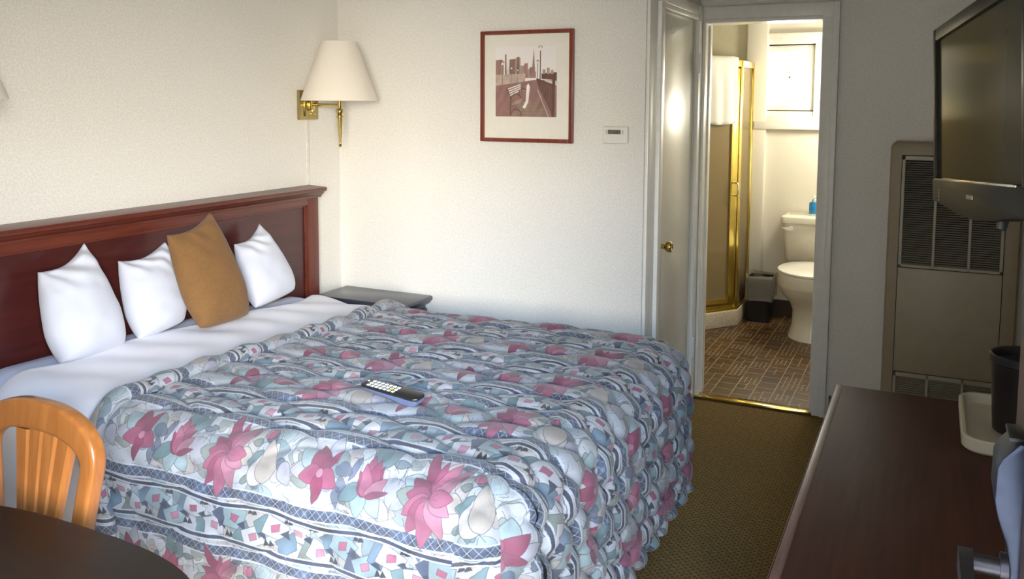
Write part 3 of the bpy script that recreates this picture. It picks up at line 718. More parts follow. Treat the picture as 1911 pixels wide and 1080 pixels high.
bmc = bmesh.new(); bmc.from_mesh(comf.data); bmesh.ops.remove_doubles(bmc, verts=bmc.verts, dist=.0006); bmesh.ops.recalc_face_normals(bmc, faces=bmc.faces); bmc.to_mesh(comf.data); bmc.free()
comf.data.polygons.foreach_set('use_smooth', [True]*len(comf.data.polygons))
tag(comf, 'quilted comforter with pink flowers on blue and white, turned back', 'comforter')

# ------------------------------------------------------------------ pillows
def pillow(name, BL, BR, TR, TL, thick, mat, label, cat, group=None, chop=.17, seed=0, wr=.006):
    BL, BR, TR, TL = (np.array(p, float) for p in (BL, BR, TR, TL)); n = 44
    u = np.linspace(-1, 1, n); U, Vv = np.meshgrid(u, u, indexing='ij')
    edge = np.sign(u)*np.abs(u)**.8; U, Vv = np.meshgrid(edge, edge, indexing='ij')
    dn = sstep(.2, 1, -Vv); upw = sstep(.1, 1, Vv)
    uu = U*(1 + .075*(1-Vv**2) - .15*dn*np.abs(U)**3); vv = Vv*(1 - upw*chop*(1-np.abs(U)**1.7) - .05*dn*np.abs(U)**3)
    a, b_ = (uu+1)/2, (vv+1)/2
    base = (BL*((1-a)*(1-b_))[..., None] + BR*(a*(1-b_))[..., None] + TR*(a*b_)[..., None] + TL*((1-a)*b_)[..., None])
    nrm = np.cross(BR-BL + TR-TL, TL-BL + TR-BR); nrm /= np.linalg.norm(nrm)
    f = (np.clip(1-np.abs(U)**2.4, 0, 1)*np.clip(1-np.abs(Vv)**2.8, 0, 1))**.5*(1 - .22*Vv)
    w_ = np.array([[(.35 + .5*max(0, y))*noise.noise((x*2.2+seed, y*3.5, seed*1.7)) + 1.1*math.sin(14*(x*.6+y*.8)+3*noise.noise((x, y, seed)))*max(0, y-.2)*(1-abs(x)**4)*.9 for x, y in zip(r1, r2)] for r1, r2 in zip(U, Vv)])
    fr = base + nrm*((thick*f + wr*w_*(f > .02))[..., None]); bk = base - nrm*((thick*.75*f)[..., None])
    vs = np.concatenate([fr.reshape(-1, 3), bk.reshape(-1, 3)]); F1 = grid_faces(n, n); F2 = grid_faces(n, n, n*n)[:, ::-1]
    o = pydata(name, vs, np.concatenate([F1, F2]), mat)
    bm = bmesh.new(); bm.from_mesh(o.data); bmesh.ops.remove_doubles(bm, verts=bm.verts, dist=1e-4); bmesh.ops.recalc_face_normals(bm, faces=bm.faces); bm.to_mesh(o.data); bm.free()
    o.data.polygons.foreach_set('use_smooth', [True]*len(o.data.polygons))
    return tag(o, label, cat, group)
PG = 'white pillows leaning on the headboard'
pillow('pillow', (-2.545, 1.830, .734), (-2.545, 2.125, .742), (-2.655, 2.041, 1.114), (-2.655, 1.862, 1.040), .088, m_white, 'white pillow nearest the camera, first in the row along the headboard', 'pillow', PG, seed=1, wr=.014)
pillow('pillow', (-2.55, 2.150, .740), (-2.55, 2.396, .766), (-2.655, 2.394, 1.067), (-2.655, 2.177, 1.026), .078, m_white, 'white pillow half hidden behind the tan cushion', 'pillow', PG, seed=2, wr=.014)
pillow('cushion', (-2.394, 2.290, 0.767), (-2.394, 2.585, 0.767), (-2.561, 2.536, 1.172), (-2.561, 2.317, 1.108), .070, m_tan, 'tan chenille cushion between the white pillows', 'cushion', None, .13, 3, .006)
pillow('pillow', (-2.55, 2.745, .727), (-2.55, 3.041, .762), (-2.66, 2.921, 1.071), (-2.66, 2.765, 1.001), .075, m_white, 'white pillow to the right of the tan cushion, nearest the nightstand', 'pillow', PG, seed=4, wr=.012)

# ------------------------------------------------------------------ remote control on the comforter
def rot_about(c, rz, ry=0.0, rx=0.0):
    return Matrix.Translation(c) @ Matrix.Rotation(rz, 4, 'Z') @ Matrix.Rotation(ry, 4, 'Y') @ Matrix.Rotation(rx, 4, 'X')
RC = Vector((-1.385, 2.058, .757)); mr = rot_about(RC, math.radians(-7), math.radians(2), math.radians(6))
rem = thing('remote_control', 'black remote control with white buttons on the comforter', 'remote control', RC)
b = MB(); sec = []
for x, hw, z0, z1 in ((-.105, .018, .006, .012), (-.10, .022, .002, .013), (-.05, .024, .0, .014), (.02, .025, -.004, .015), (.06, .026, -.010, .015), (.09, .024, -.008, .014), (.105, .018, .002, .012)):
    sec.append([(x, -hw, z0+.006), (x, -hw*.8, z0), (x, hw*.8, z0), (x, hw, z0+.006), (x, hw, z1), (x, -hw, z1)])
b.loft(sec, mat=mr); b.build('body', m_remotebase, rem, True, label='slate grey underside')
b = MB(); b.prism([(-.106, -.017), (-.098, -.0245), (.095, -.0265), (.108, -.017), (.108, .017), (.095, .0265), (-.098, .0245), (-.106, .017)], .0135, .0205, 'Z', .002, mr); b.build('face', m_remotetop, rem, True)
for i in range(7):
    for j in range(3):
        x = -.078 + i*.0155; y = -.014 + j*.014
        MB().box(x-.0052, x+.0052, y-.0045, y+.0045, .0203, .0228, .0012, 2, mr).build('button', m_ybutton if (i, j) == (5, 1) else m_button, rem, True)
MB().box(-.1, -.094, .006, .012, .0203, .0222, .001, 2, mr).build('power_button', m_button, rem, True)

# ------------------------------------------------------------------ nightstand
ns = thing('nightstand', 'dark nightstand in the corner between bed and picture wall', 'nightstand', (-2.47, 3.52, 0))
t = MB(); pr = [(3.288, .612), (3.296, .622), (3.300, .634), (3.300, .640), (3.306, .645), (3.648, .645), (3.648, .612)]
MB().prism([(-2.735, .608), (-2.228, .608), (-2.222, .616), (-2.214, .624), (-2.210, .634), (-2.214, .643), (-2.220, .646), (-2.735, .646)], 3.396, 3.650, 'Y', .002).build('top', m_night, ns, True)
MB().box(-2.725, -2.250, 3.405, 3.645, .06, .608, .003).build('body', m_night, ns, True)
MB().box(-2.251, -2.236, 3.415, 3.638, .40, .585, .003).build('drawer', m_night, ns, True)
MB().box(-2.251, -2.236, 3.415, 3.638, .09, .385, .003).build('door', m_night, ns, True)
for (x, y) in ((-2.70, 3.43), (-2.27, 3.43), (-2.70, 3.62), (-2.27, 3.62)): MB().box(x-.02, x+.02, y-.018, y+.018, 0, .062, .003).build('foot', m_night, ns, True)

# ------------------------------------------------------------------ wall sconces
SY, SG = 3.40, 'swing-arm wall lamps over the headboard'
sx, sy, sz = -2.54, 3.352, 1.611
wl = thing('wall_lamp', 'brass swing-arm wall lamp with cream shade above the headboard corner', 'wall lamp', (XL, SY, 1.59), SG)
b = MB(); b.box(XL, XL+.020, SY-.070, SY+.070, 1.518, 1.662, .004, 2); b.box(XL+.018, XL+.030, SY-.040, SY+.040, 1.535, 1.645, .004, 2); b.build('backplate', m_antique, wl, True)
b = MB(); b.box(XL+.028, XL+.055, SY-.020, SY+.002, 1.565, 1.618, .004, 2); b.tube([(XL+.045, SY-.009, 1.56), (XL+.045, SY-.009, 1.625)], .010, 14); b.build('swivel', m_brass, wl, True)
b = MB(); b.tube([(XL+.045, SY-.009, 1.592), (-2.62, 3.372, 1.590), (sx, sy, 1.588)], .0075, 12); b.build('arm', m_brass, wl, True)
b = MB(); b.tube([(XL+.030, SY+.012, 1.545), (XL+.048, SY+.012, 1.545)], .005, 10); b.build('switch', m_brass, wl, True)
b = MB(); b.lathe([(0, 1.392), (.006, 1.393), (.0085, 1.400), (.006, 1.407), (.005, 1.410), (.0055, 1.413), (.0135, 1.530), (.018, 1.534), (.018, 1.540), (.010, 1.543), (.017, 1.550), (.0195, 1.559), (.017, 1.568), (.010, 1.573), (.011, 1.576), (.011, 1.640), (.016, 1.642), (.016, 1.70), (0, 1.70)], (sx, sy, 0), 24); b.build('stem', m_brass, wl, True)
b = MB(); b.lathe([(.006, 1.70), (.028, 1.73), (.030, 1.77), (.022, 1.80), (0, 1.81)], (sx, sy, 0), 20); b.build('bulb', m_white, wl, True)
shp = [(.178, 1.6115), (.180, 1.6115), (.1805, 1.616), (.084, 1.884), (.0825, 1.888), (.081, 1.884), (.176, 1.615)]
b = MB(); b.lathe(shp + [shp[0]], (sx, sy, 0), 64); b.build('lamp_shade', m_shade, wl, True, label='cream linen lamp shade')
wl2 = wl.copy(); col.objects.link(wl2); wl2.location = (XL, SY-1.855, 1.59); wl2['label'] = 'wall lamp at the left edge, only its cream shade in view'
for ch in list(wl.children):
    c2 = ch.copy(); col.objects.link(c2); c2.parent = wl2
cc = MB(); cc.box(XL, XL+.006, 3.392, 3.416, 1.196, 1.519, .0015); tag(cc.build('cord_cover', m_seam, None, True), 'thin cream cord cover running down from the brass wall lamp', 'cord cover')

# ------------------------------------------------------------------ framed picture, thermostat
px0, px1, pz0, pz1 = -1.936, -1.467, 1.423, 1.938
pf = thing('framed_picture', 'framed sepia photograph of a pier bench and city skyline', 'picture', ((px0+px1)/2, D1, pz0))
fwid = .018
fr = MB(); fr.box(px0, px0+fwid, D1-.028, D1, pz0, pz1, .003).box(px1-fwid, px1, D1-.028, D1, pz0, pz1, .003).box(px0+fwid, px1-fwid, D1-.028, D1, pz1-fwid, pz1, .003).box(px0+fwid, px1-fwid, D1-.028, D1, pz0, pz0+fwid, .003)
fr.build('frame', m_frame, pf, True)
MB().box(px0+fwid-.002, px1-fwid+.002, D1-.014, D1-.004, pz0+fwid-.002, pz1-fwid+.002).build('mat', m_mat, pf)
m_print = picture_material('sepia_pier_print', pier_print(), .5)
yq = D1-.0148
pp = pydata('print', [(-1.860, yq, 1.541), (-1.549, yq, 1.541), (-1.549, yq, 1.866), (-1.860, yq, 1.866), (-1.860, yq+.002, 1.541), (-1.549, yq+.002, 1.541), (-1.549, yq+.002, 1.866), (-1.860, yq+.002, 1.866)],
            [(0, 1, 2, 3), (0, 4, 5, 1), (1, 5, 6, 2), (2, 6, 7, 3), (3, 7, 4, 0)], m_print, pf, [(0, 0), (1, 0), (1, 1), (0, 1)] + [(0, 0)]*16, False)
th_ = thing('thermostat', 'small white thermostat to the right of the framed picture', 'thermostat', (-1.264, D1, 1.428))
b = MB(); b.box(-1.322, -1.206, D1-.024, D1, 1.428, 1.503, .005, 3); b.build('case', m_plastic, th_, True)
MB().box(-1.297, -1.268+.03-.028+.028, D1-.0255, D1-.022, 1.470, 1.489).build('display', m_lcd, th_)
for k in range(3): MB().box(-1.308, -1.302, D1-.0262, D1-.023, 1.4725+k*.0065-.001, 1.4745+k*.0065, .0006).build('button', m_grey, th_)
for z0, z1, pts in ((0, 0, [(-1.232, 1.4805), (-1.225, 1.4805), (-1.2285, 1.4885)]), (0, 0, [(-1.232, 1.4775), (-1.2285, 1.4695), (-1.225, 1.4775)])):
    MB().prism(pts, D1-.0262, D1-.023, 'Y').build('arrow_button', m_grey, th_)
dg = MB()
for ox, segs in ((-1.290, 'm'), (-1.268, 'abged'), (-1.256, 'abcdef')):
    S = {'a': (0, .011, .006, .0122), 'g': (0, .0055, .006, .0067), 'd': (0, 0, .006, .0012), 'b': (.0048, .006, .006, .012), 'c': (.0048, 0, .006, .006), 'f': (0, .006, .0012, .012), 'e': (0, 0, .0012, .006), 'm': (0, .007, .005, .010)}
    for q_ in segs:
        a0, b0, a1, b1 = S[q_]; dg.box(ox+a0, ox+a1, D1-.0259, D1-.0254, 1.4735+b0, 1.4735+b1)
dg.build('digits', m_dark, th_)

# ------------------------------------------------------------------ dining chair
CX, CYb = -1.840, 1.235
ch = thing('dining_chair', 'orange wooden chair with fan-slatted arched back by the bed', 'chair', (CX, 1.05, 0))
def arch(hw, zt, zb, hb, n=34):
    pts = []
    for k in range(n+1):
        a = PI*k/n; pts.append((CX + hw*math.copysign(abs(math.cos(a))**.86, math.cos(a)), zb + (zt-zb)*abs(math.sin(a))**.92))
    return pts
outer = [(CX+.158, .44), (CX+.182, .66), (CX+.205, .79)] + arch(.206, .920, .80, 0)[1:-1] + [(CX-.205, .79), (CX-.182, .66), (CX-.158, .44)]
inner = [(CX+.116, .44), (CX+.137, .66), (CX+.156, .78)] + arch(.157, .850, .79, 0)[1:-1] + [(CX-.156, .78), (CX-.137, .66), (CX-.116, .44)]
n_ = len(outer); b = bmesh.new()
fo = [b.verts.new((x, CYb-.018, z)) for x, z in outer]; fi = [b.verts.new((x, CYb-.018, z)) for x, z in inner]
bo = [b.verts.new((x, CYb+.022, z)) for x, z in outer]; bi = [b.verts.new((x, CYb+.022, z)) for x, z in inner]
for k in range(n_-1):
    for A, B in ((fo, fi), (fi, bi), (bi, bo), (bo, fo)): b.faces.new((A[k], A[k+1], B[k+1], B[k]))
for k in (0, n_-1): b.faces.new((fo[k], fi[k], bi[k], bo[k]))
bmesh.ops.recalc_face_normals(b, faces=b.faces)
bmesh.ops.bevel(b, geom=[e for e in b.edges if e.calc_face_angle(0) > .9], offset=.011, segments=4, affect='EDGES', profile=.5)
lean = Matrix.Translation((0, CYb, .44)) @ Matrix.Rotation(math.radians(-6), 4, 'X') @ Matrix.Translation((0, -CYb, -.44))
MB().add(b, lean).build('backrest', m_chair, ch, True)
for k in range(4):
    xb = CX + .006 - .039 + k*.026; xt = CX + .024 - .0735 + k*.049
    b = MB(); sec = []
    for q in np.linspace(0, 1, 9):
        z = .45 + q*(.408 - .012*abs(k-1.5)**1.5*.6); c_ = xb + (xt-xb)*q**1.4; hw = .0125 + .0125*q**1.4
        sec.append([(c_-hw, CYb+.006, z), (c_-hw*.86, CYb-.0085, z), (c_+hw*.55, CYb-.0085, z), (c_+hw*.94, CYb-.001, z), (c_+hw*.94, CYb+.010, z)])
    b.loft(sec, mat=lean); b.build('slat', m_chair, ch, True)
b = MB(); b.prism([(CX-.20, .80), (CX+.20, .80), (CX+.185, 1.20), (CX-.185, 1.20)], .425, .455, 'Z', .010, None, 3); b.build('seat', m_chair, ch, True)
for x, y, x2, y2 in ((CX-.165, 1.18, CX-.175, 1.29), (CX+.165, 1.18, CX+.175, 1.29), (CX-.17, .84, CX-.18, .82), (CX+.17, .84, CX+.18, .82)):
    MB().tube([(x, y, .43), ((x+x2)/2, (y+y2)/2, .2), (x2, y2, 0)], [.020, .018, .014], 12).build('leg', m_chair, ch, True)

# ------------------------------------------------------------------ dark table in the near corner
tb = thing('table', 'dark brown table with rounded corners in the near left corner', 'table', (-1.53, .80, 0))
def sup(cx, cy, a, b_, n, m=72): return [(cx + a*math.copysign(abs(math.cos(t))**(2/n), math.cos(t)), cy + b_*math.copysign(abs(math.sin(t))**(2/n), math.sin(t))) for t in [2*PI*k/m for k in range(m)]]
MB().prism(sup(-1.53, .787, .50, .365, 2.9), .712, .740, 'Z', .004).build('tabletop', m_table, tb, True)
MB().lathe([(.20, .0), (.20, .02), (.06, .05), (.04, .10), (.04, .66), (.12, .711)], (-1.53, .787, 0), 28).build('pedestal', m_table, tb, True)

# ------------------------------------------------------------------ dresser with tray and bucket, television
dr = thing('dresser', 'long dark brown dresser under the wall-mounted television', 'dresser', (.08, 2.1, 0))
DX0, DX1, DY0, DY1, DZ = -.244, .395, 1.42, 2.805, .740
MB().box(DX0+.004, DX1, DY0, DY1, DZ-.028, DZ, .002).build('top', m_dresser, dr, True)
b = MB(); b.prism([(DX0, DZ-.026), (DX0+.003, DZ-.003), (DX0+.008, DZ+.0005), (DX0+.026, DZ+.0008), (DX0+.028, DZ-.026)], DY0, DY1+.001, 'Y', .0008); b.build('front_edge', m_worn, dr, True, label='worn lighter front edge')
MB().box(DX0+.026, DX1-.005, DY0+.02, DY1-.02, .07, DZ-.028, .003).build('body', m_dresser, dr, True)
MB().box(DX0+.06, DX1-.01, DY0+.04, DY1-.04, 0, .072).build('plinth', m_dresser, dr)
for j in range(3):
    y0 = DY0+.03 + j*.445
    for i in range(3):
        z0 = .085 + i*.208; dw = MB().box(DX0+.012, DX0+.028, y0, y0+.435, z0, z0+.198, .003).build('drawer', m_dresser, dr, True)
        MB().lathe([(.006, 0), (.006, -.012), (.014, -.018), (.015, -.026), (.008, -.031), (0, -.032)], (DX0+.013, y0+.2175, z0+.11), 16, 'X').build('knob', m_chrome, dw, True)
tr = MB(); o_ = []
def rr(x0, x1, y0, y1, r, n=8):
    pts = []
    for cx, cy, a0 in ((x1-r, y1-r, 0), (x0+r, y1-r, 90), (x0+r, y0+r, 180), (x1-r, y0+r, 270)):
        for k in range(n+1):
            a = math.radians(a0 + 90*k/n); pts.append((cx + r*math.cos(a), cy + r*math.sin(a)))
    return pts
rings = []
for g, r, z in ((.006, .05, 0), (0, .055, .006), (0, .055, .033), (.003, .053, .036), (.010, .046, .036), (.013, .044, .033), (.018, .04, .010), (.022, .036, .008)):
    rings.append([(x, y, DZ+z) for x, y in rr(.098+g, .385-g, 2.385+g, 2.800-g, r)])
tr.loft(rings); tray = tag(tr.build('tray', m_tray, None, True), 'cream plastic tray on the far end of the dresser', 'tray')
bk = thing('ice_bucket', 'dark brown cylindrical ice bucket standing in the cream tray', 'ice bucket', (.245, 2.585, DZ+.009))
MB().lathe([(.066, DZ+.0085), (.071, DZ+.012), (.081, DZ+.19), (.083, DZ+.20), (.0835, DZ+.214), (.080, DZ+.216), (.076, DZ+.205), (.072, DZ+.03), (0, DZ+.028)], (.245, 2.585, 0), 48).build('body', m_cup, bk, True)
MB().lathe([(.0815, DZ+.193), (.0855, DZ+.196), (.0862, DZ+.215), (.083, DZ+.218), (.0795, DZ+.214), (.0797, DZ+.194), (.0815, DZ+.193)], (.245, 2.585, 0), 48).build('rim', m_dark, bk, True)

tv = thing('television', 'dark flat television on an arm above the dresser', 'television', (.10, 2.3, 1.33))
tA = Vector((.006, 2.75, 1.577)); tdir = Vector((.150, -.80, .054)).normalized()          # far edge, direction to the near edge
tup = Vector((-.035, 0, 1)); tup = (tup - tdir*tup.dot(tdir)).normalized(); tn = tdir.cross(tup)   # screen normal
if tn.x > 0: tn = -tn
TM = Matrix((tdir, tup, tn)).transposed().to_4x4(); TM.translation = tA                    # local x along the width, y up, z out of the screen
W_, HH = .86, .243
b = MB(); bzl = [(-.0, -HH+.012), (.006, -HH), (.10, -HH-.004), (.30, -HH-.022), (W_/2, -HH-.026), (W_-.30, -HH-.022), (W_-.1, -HH-.004), (W_-.006, -HH), (W_, -HH+.012), (W_, HH), (0, HH)]
b.prism(bzl, -.060, -.002, 'Z', .006, TM, 2); b.build('case', m_tvcase, tv, True)
fz = MB()
fz.box(0.002, .034, -HH+.06, HH-.002, -.004, .010, .003, 2, TM).box(W_-.034, W_-.002, -HH+.06, HH-.002, -.004, .010, .003, 2, TM).box(.034, W_-.034, HH-.036, HH-.002, -.004, .010, .003, 2, TM)
fz.prism([(x, y) for x, y in bzl[:9]] + [(W_, -HH+.064), (0, -HH+.064)], -.004, .012, 'Z', .004, TM); fz.build('bezel', m_tvcase, tv, True)
MB().box(.030, W_-.030, -HH+.060, HH-.034, -.003, .002, 0, 2, TM).build('screen', m_screen, tv, False, label='dark glossy screen')
MB().box(.030, W_-.06, -HH+.060, -HH+.066, .004, .0135, .002, 2, TM).build('trim_strip', m_chrome, tv, True, label='thin chrome strip under the screen')
MB().box(W_/2-.030, W_/2+.030, -HH+.022, -HH+.032, .010, .0135, .001, 2, TM).build('badge', m_logo, tv, True)
for k in range(4): MB().box(.082, .090, -HH+.004+k*.009, -HH+.010+k*.009, .010, .0132, .001, 2, TM).build('button', m_grey, tv, True)
MB().box(.30, .56, -.12, .12, -.10, -.055, .01, 2, TM).build('back_plate', m_dark, tv, True)
ar = MB(); c0 = TM @ Vector((.43, 0, -.10)); ar.tube([c0, (.30, 2.42, 1.58), (XR-.035, 2.30, 1.58)], .022, 10); ar.box(XR-.040, XR-.001, 2.20, 2.40, 1.45, 1.71, .003); ar.build('wall_arm', m_dark, tv, True)
MB().box(-.010, .010, -.028, .010, -.014, .014, .002, 2, Matrix.Translation((.160, 2.40, 1.322)) @ Matrix.Rotation(math.radians(14), 4, 'Y')).build('bracket_tip', m_dark, tv, True)

# ------------------------------------------------------------------ wall heater
ht = thing('wall_heater', 'tall beige gas wall heater with louvred grilles beside the bathroom doorway', 'heater', (.10, D2, 0))
HY = 4.535
b = MB(); rings = []
def rrz(x0, x1, z0, z1, r, y): return [(x, y, z) for x, z in rr(x0, x1, z0, z1, r)]
rings = [rrz(-.182, .382, .03, 1.430, .035, D2), rrz(-.182, .382, .03, 1.430, .035, HY+.026), rrz(-.172, .372, .04, 1.420, .030, HY+.006), rrz(-.155, .355, .055, 1.405, .02, HY)]
rings += [rrz(-.131, .317, .075, 1.366, .004, HY), rrz(-.131, .317, .075, 1.366, .004, HY+.02)]
b.loft(rings, cap=False); b.build('surround', m_heatframe, ht, True)
MB().box(-.131, .317, HY+.012, HY+.04, .075, 1.366).build('back', m_void, ht)  # black sheet painted as the shade inside the grilles
MB().box(-.128, .314, HY-.002, HY+.014, .312, .822, .002).build('front_panel', m_heater, ht, True)
def grille(z0, z1, pitch, name):
    g = MB(); xs_ = [-.128, .0225, .1735, .314]; y0, y1 = HY-.006, HY+.010
    g.box(-.128, .314, y0, y1, z1-.020, z1, .002).box(-.128, .314, y0, y1, z0, z0+.014, .002)
    for i, x in enumerate(xs_):
        a, c_ = (x, x+.014) if i == 0 else ((x-.014, x) if i == 3 else (x-.006, x+.006)); g.box(a, c_, y0, y1, z0, z1, .002)
    n = int((z1-z0-.034)/pitch)
    for i in range(3):
        x0, x1 = xs_[i]+(.014 if i == 0 else .006), xs_[i+1]-(.014 if i == 2 else .006)
        for k in range(n):
            z = z0+.014+(k+.5)*pitch
            g.prism([(y0+.001, z-pitch*.20), (y0+.0025, z-pitch*.22), (y1, z+pitch*.22), (y1-.0015, z+pitch*.24)], x0, x1, 'X')
    return g.build(name, m_grille, ht, False)
grille(.826, 1.362, .0108, 'upper_grille'); grille(.10, .308, .0108, 'lower_grille')

# ------------------------------------------------------------------ bathroom: shower, towel, bin, toilet, bottle
sd = Vector((.19, .247, 0)).normalized(); sn = Vector((sd.y, -sd.x, 0)); sP = Vector((-1.215, 6.22, 0))
SM = Matrix((sd, Vector((0, 0, 1)), sn)).transposed().to_4x4(); SM.translation = sP            # local x along the door, y up, z out towards the room
sh = thing('shower_enclosure', 'corner shower enclosure with gold frame and bronze glass', 'shower', (-1.5, 6.4, 0.012))
cb = MB(); dl = sP - sd*.62
cb.prism([(sP.x+.004, sP.y-.004), (sP.x+.004, D3-.065), (-2.19, D3-.065), (-2.19, dl.y-.15), (dl.x, dl.y-.02)][::-1], .0125, .128, 'Z', .008); cb.build('curb', m_curb, sh, True, label='speckled stone-coloured shower base')
def shbox(mb, a0, a1, z0, z1, o0, o1, bev=.002): mb.box(a0, a1, z0, z1, o0, o1, bev, 2, SM); return mb
f = MB(); shbox(f, -.62, .0, 1.862, 1.908, -.045, -.005); shbox(f, -.62, .0, .126, .150, -.045, -.004); shbox(f, -.62, .0, .150, .168, -.040, -.014)
shbox(f, -.022, .0, .126, 1.908, -.045, -.005)
f.box(-1.258, -1.219, 6.222, D3-.062, 1.862, 1.905, .002).box(-1.258, -1.219, 6.222, D3-.062, .126, .146, .002).box(-1.256, -1.220, 6.62, D3-.062, .146, 1.862, .002).box(-1.256, -1.221, 6.222, 6.240, .146, 1.862, .002)
f.build('frame', m_gold, sh, True, label='polished gold frame')
dp = MB(); shbox(dp, -.600, -.024, 1.808, 1.850, -.040, -.010); shbox(dp, -.600, -.024, .172, .212, -.040, -.010); shbox(dp, -.086, -.026, .172, 1.850, -.040, -.008); shbox(dp, -.620, -.575, .172, 1.850, -.040, -.010)
dpo = dp.build('door', m_gold, sh, True)
gl = MB(); shbox(gl, -.580, -.080, .205, 1.815, -.028, -.022, 0); gl.build('door_glass', m_shglass, dpo)
hd = MB(); hd.tube([SM @ Vector(p) for p in ((-.060, .955, -.01), (-.060, .958, .03), (-.060, .975, .04), (-.060, 1.03, .04), (-.060, 1.045, .03), (-.060, 1.048, -.01))], .007, 12); hd.build('handle', m_chrome, dpo, True)
hd = MB(); hd.tube([SM @ Vector(p) for p in ((-.085, .955, -.03), (-.085, .958, -.065), (-.085, 1.045, -.065), (-.085, 1.048, -.03))], .007, 12); hd.build('inner_handle', m_antique, dpo, True)
MB().box(-1.241, -1.235, 6.236, 6.625, .140, 1.870).build('side_glass', m_shglass, sh)
wsur = MB(); wsur.box(-2.19, -1.30, D3-.030, D3-.010, .13, 1.80).box(-2.195, -2.180, dl.y-.10, D3-.03, .13, 1.80); wsur.build('surround', m_bathyellow, sh)

# towel folded over the top of the shower door
tv_, n1, n2 = [], 26, 40
prf = []
for k in range(n2):
    q = k/(n2-1); L = .92; s_ = q*L
    if s_ < .44: prf.append((.016 + .010*math.sin(s_*7), 1.470 + s_))
    elif s_ < .50: a = (s_-.44)/.06*PI; prf.append((-.0255 + .0415*math.cos(a), 1.910 + .012*math.sin(a)))
    else: prf.append((-.067, 1.91-(s_-.50)))
vs = []
for i in range(n1):
    a = -.365 + .288*i/(n1-1)
    for k, (o_, z_) in enumerate(prf):
        rip = .006*math.sin(a*60 + z_*3)*(1 if k < 20 else .2)*min(1, abs(1.91-z_)*5)
        vs.append(SM @ Vector((a + (.006*math.sin(z_*20) if i in (0, n1-1) else 0), z_ - .012*abs(math.sin((a+.365)/.288*PI))*(k < 12)*(1-k/12), o_+rip)))
tw = pydata('towel', [tuple(v) for v in vs], grid_faces(n1, n2), m_towel); so = tw.modifiers.new('thickness', 'SOLIDIFY'); so.thickness = .012; so.offset = 1
tag(tw, 'white towel hung over the top of the shower door', 'towel')

# waste bin with clear liner
bn = thing('waste_bin', 'black waste bin with a clear liner beside the toilet', 'waste bin', (-1.085, 6.47, .012))
def rbox(cx, cy, hx, hy, z, r=.02): return [(x, y, z) for x, y in rr(cx-hx, cx+hx, cy-hy, cy+hy, r, 4)]
bx, by = -1.098, 6.475
b = MB(); b.loft([rbox(bx, by, .076, .095, .0125), rbox(bx, by, .092, .112, .332), rbox(bx, by, .094, .114, .335), rbox(bx, by, .087, .107, .334), rbox(bx, by, .072, .09, .03)]); b.build('body', m_bin, bn, True)
b = MB(); rg2 = random.Random(5); rings = []
for sc_, z in ((.915, .27), (.93, .330), (.98, .352), (1.04, .345), (1.06, .31), (1.055, .25), (1.06, .19), (1.05, .175)):
    rings.append([(bx+(x-bx)*sc_*(1+.025*rg2.uniform(-1, 1)), by+(y-by)*sc_*(1+.025*rg2.uniform(-1, 1)), z+rg2.uniform(-.010, .010)) for x, y, _ in rbox(bx, by, .094, .114, 0)])
b.loft(rings, cap=False); b.build('liner', m_liner, bn, 'all', label='clear plastic liner')

# toilet
tcx = -.688
tl = thing('toilet', 'cream toilet with closed white lid under the bathroom window', 'toilet', (tcx, 6.3, .012))
def egg(cy, hx, hyf, hyb, z, n=36, cx=tcx):
    return [(cx + hx*math.cos(a), cy + (hyb if math.sin(a) > 0 else hyf)*math.sin(a), z) for a in [2*PI*k/n for k in range(n)]]
b = MB(); b.loft([egg(6.17, .165, .215, .30, .0125), egg(6.17, .160, .210, .30, .03), egg(6.17, .142, .185, .29, .10), egg(6.16, .138, .175, .29, .20), egg(6.14, .160, .20, .27, .26), egg(6.12, .205, .255, .25, .32), egg(6.11, .225, .285, .25, .37), egg(6.11, .232, .295, .25, .385)])
b.build('bowl', m_ceram, tl, True)
b = MB(); b.loft([egg(6.11, .234, .298, .25, .386), egg(6.11, .237, .302, .25, .392), egg(6.11, .237, .302, .25, .470), egg(6.11, .230, .295, .25, .474)]); b.build('rim', m_ceram, tl, True)
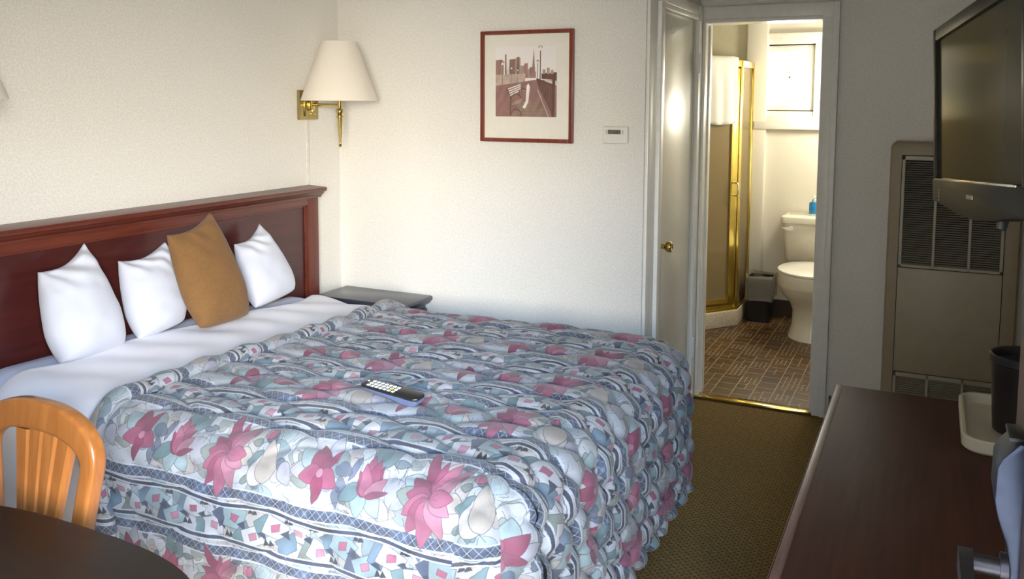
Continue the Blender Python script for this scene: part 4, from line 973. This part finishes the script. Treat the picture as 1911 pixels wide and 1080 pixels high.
b = MB(); b.loft([egg(6.11, .232, .298, .24, .476), egg(6.11, .236, .303, .24, .481), egg(6.11, .236, .303, .24, .490), egg(6.11, .22, .285, .23, .499), egg(6.11, .12, .17, .14, .504)]); b.build('lid', m_lid, tl, True, label='closed white lid')
b = MB()
tk = [(-.925, -.470, 6.455, 6.672, .470), (-.935, -.455, 6.445, 6.672, .49), (-.955, -.425, 6.43, 6.675, .745)]
b.loft([[(x, y, z) for x, y in rr(x0, x1, y0, y1, .035, 5)] for x0, x1, y0, y1, z in tk]); b.build('tank', m_ceram, tl, True)
b = MB(); b.loft([[(x, y, z) for x, y in rr(-.965-g, -.415+g, 6.418-g, 6.68, .035, 5)] for g, z in ((-.004, .746), (.004, .752), (.006, .772), (.002, .792), (-.010, .802), (-.03, .806))]); b.build('tank_lid', m_ceram, tl, True)
b = MB(); b.tube([(-.892, 6.436, .715), (-.892, 6.415, .715)], .014, 12); b.loft([[(-.955, 6.414, .714), (-.955, 6.408, .714), (-.955, 6.408, .718), (-.955, 6.414, .718)], [(-.915, 6.418, .700), (-.915, 6.404, .700), (-.915, 6.404, .722), (-.915, 6.418, .722)], [(-.880, 6.418, .698), (-.880, 6.404, .698), (-.880, 6.404, .728), (-.880, 6.418, .728)]]); b.build('flush_handle', m_lid, tl, True)
bt = thing('soap_bottle', 'bottle of bright blue liquid with white pump on the toilet tank', 'bottle', (-.752, 6.55, .806))
MB().lathe([(.034, .8065), (.037, .811), (.037, .885), (.032, .897), (.016, .903), (0, .903)], (-.752, 6.55, 0), 24).build('body', m_blue, bt, True)
b = MB(); b.lathe([(.018, .902), (.018, .918), (.008, .920), (.008, .935), (.016, .936), (.016, .944), (0, .946)], (-.752, 6.55, 0), 18); b.tube([(-.752, 6.55, .940), (-.752, 6.51, .939), (-.752, 6.500, .930)], .006, 10); b.build('pump', m_lid, bt, True)
MB().lathe([(.0375, .8066), (.0385, .808), (.0385, .812), (.0372, .813)], (-.752, 6.55, 0), 24).build('base_ring', m_lid, bt, True)
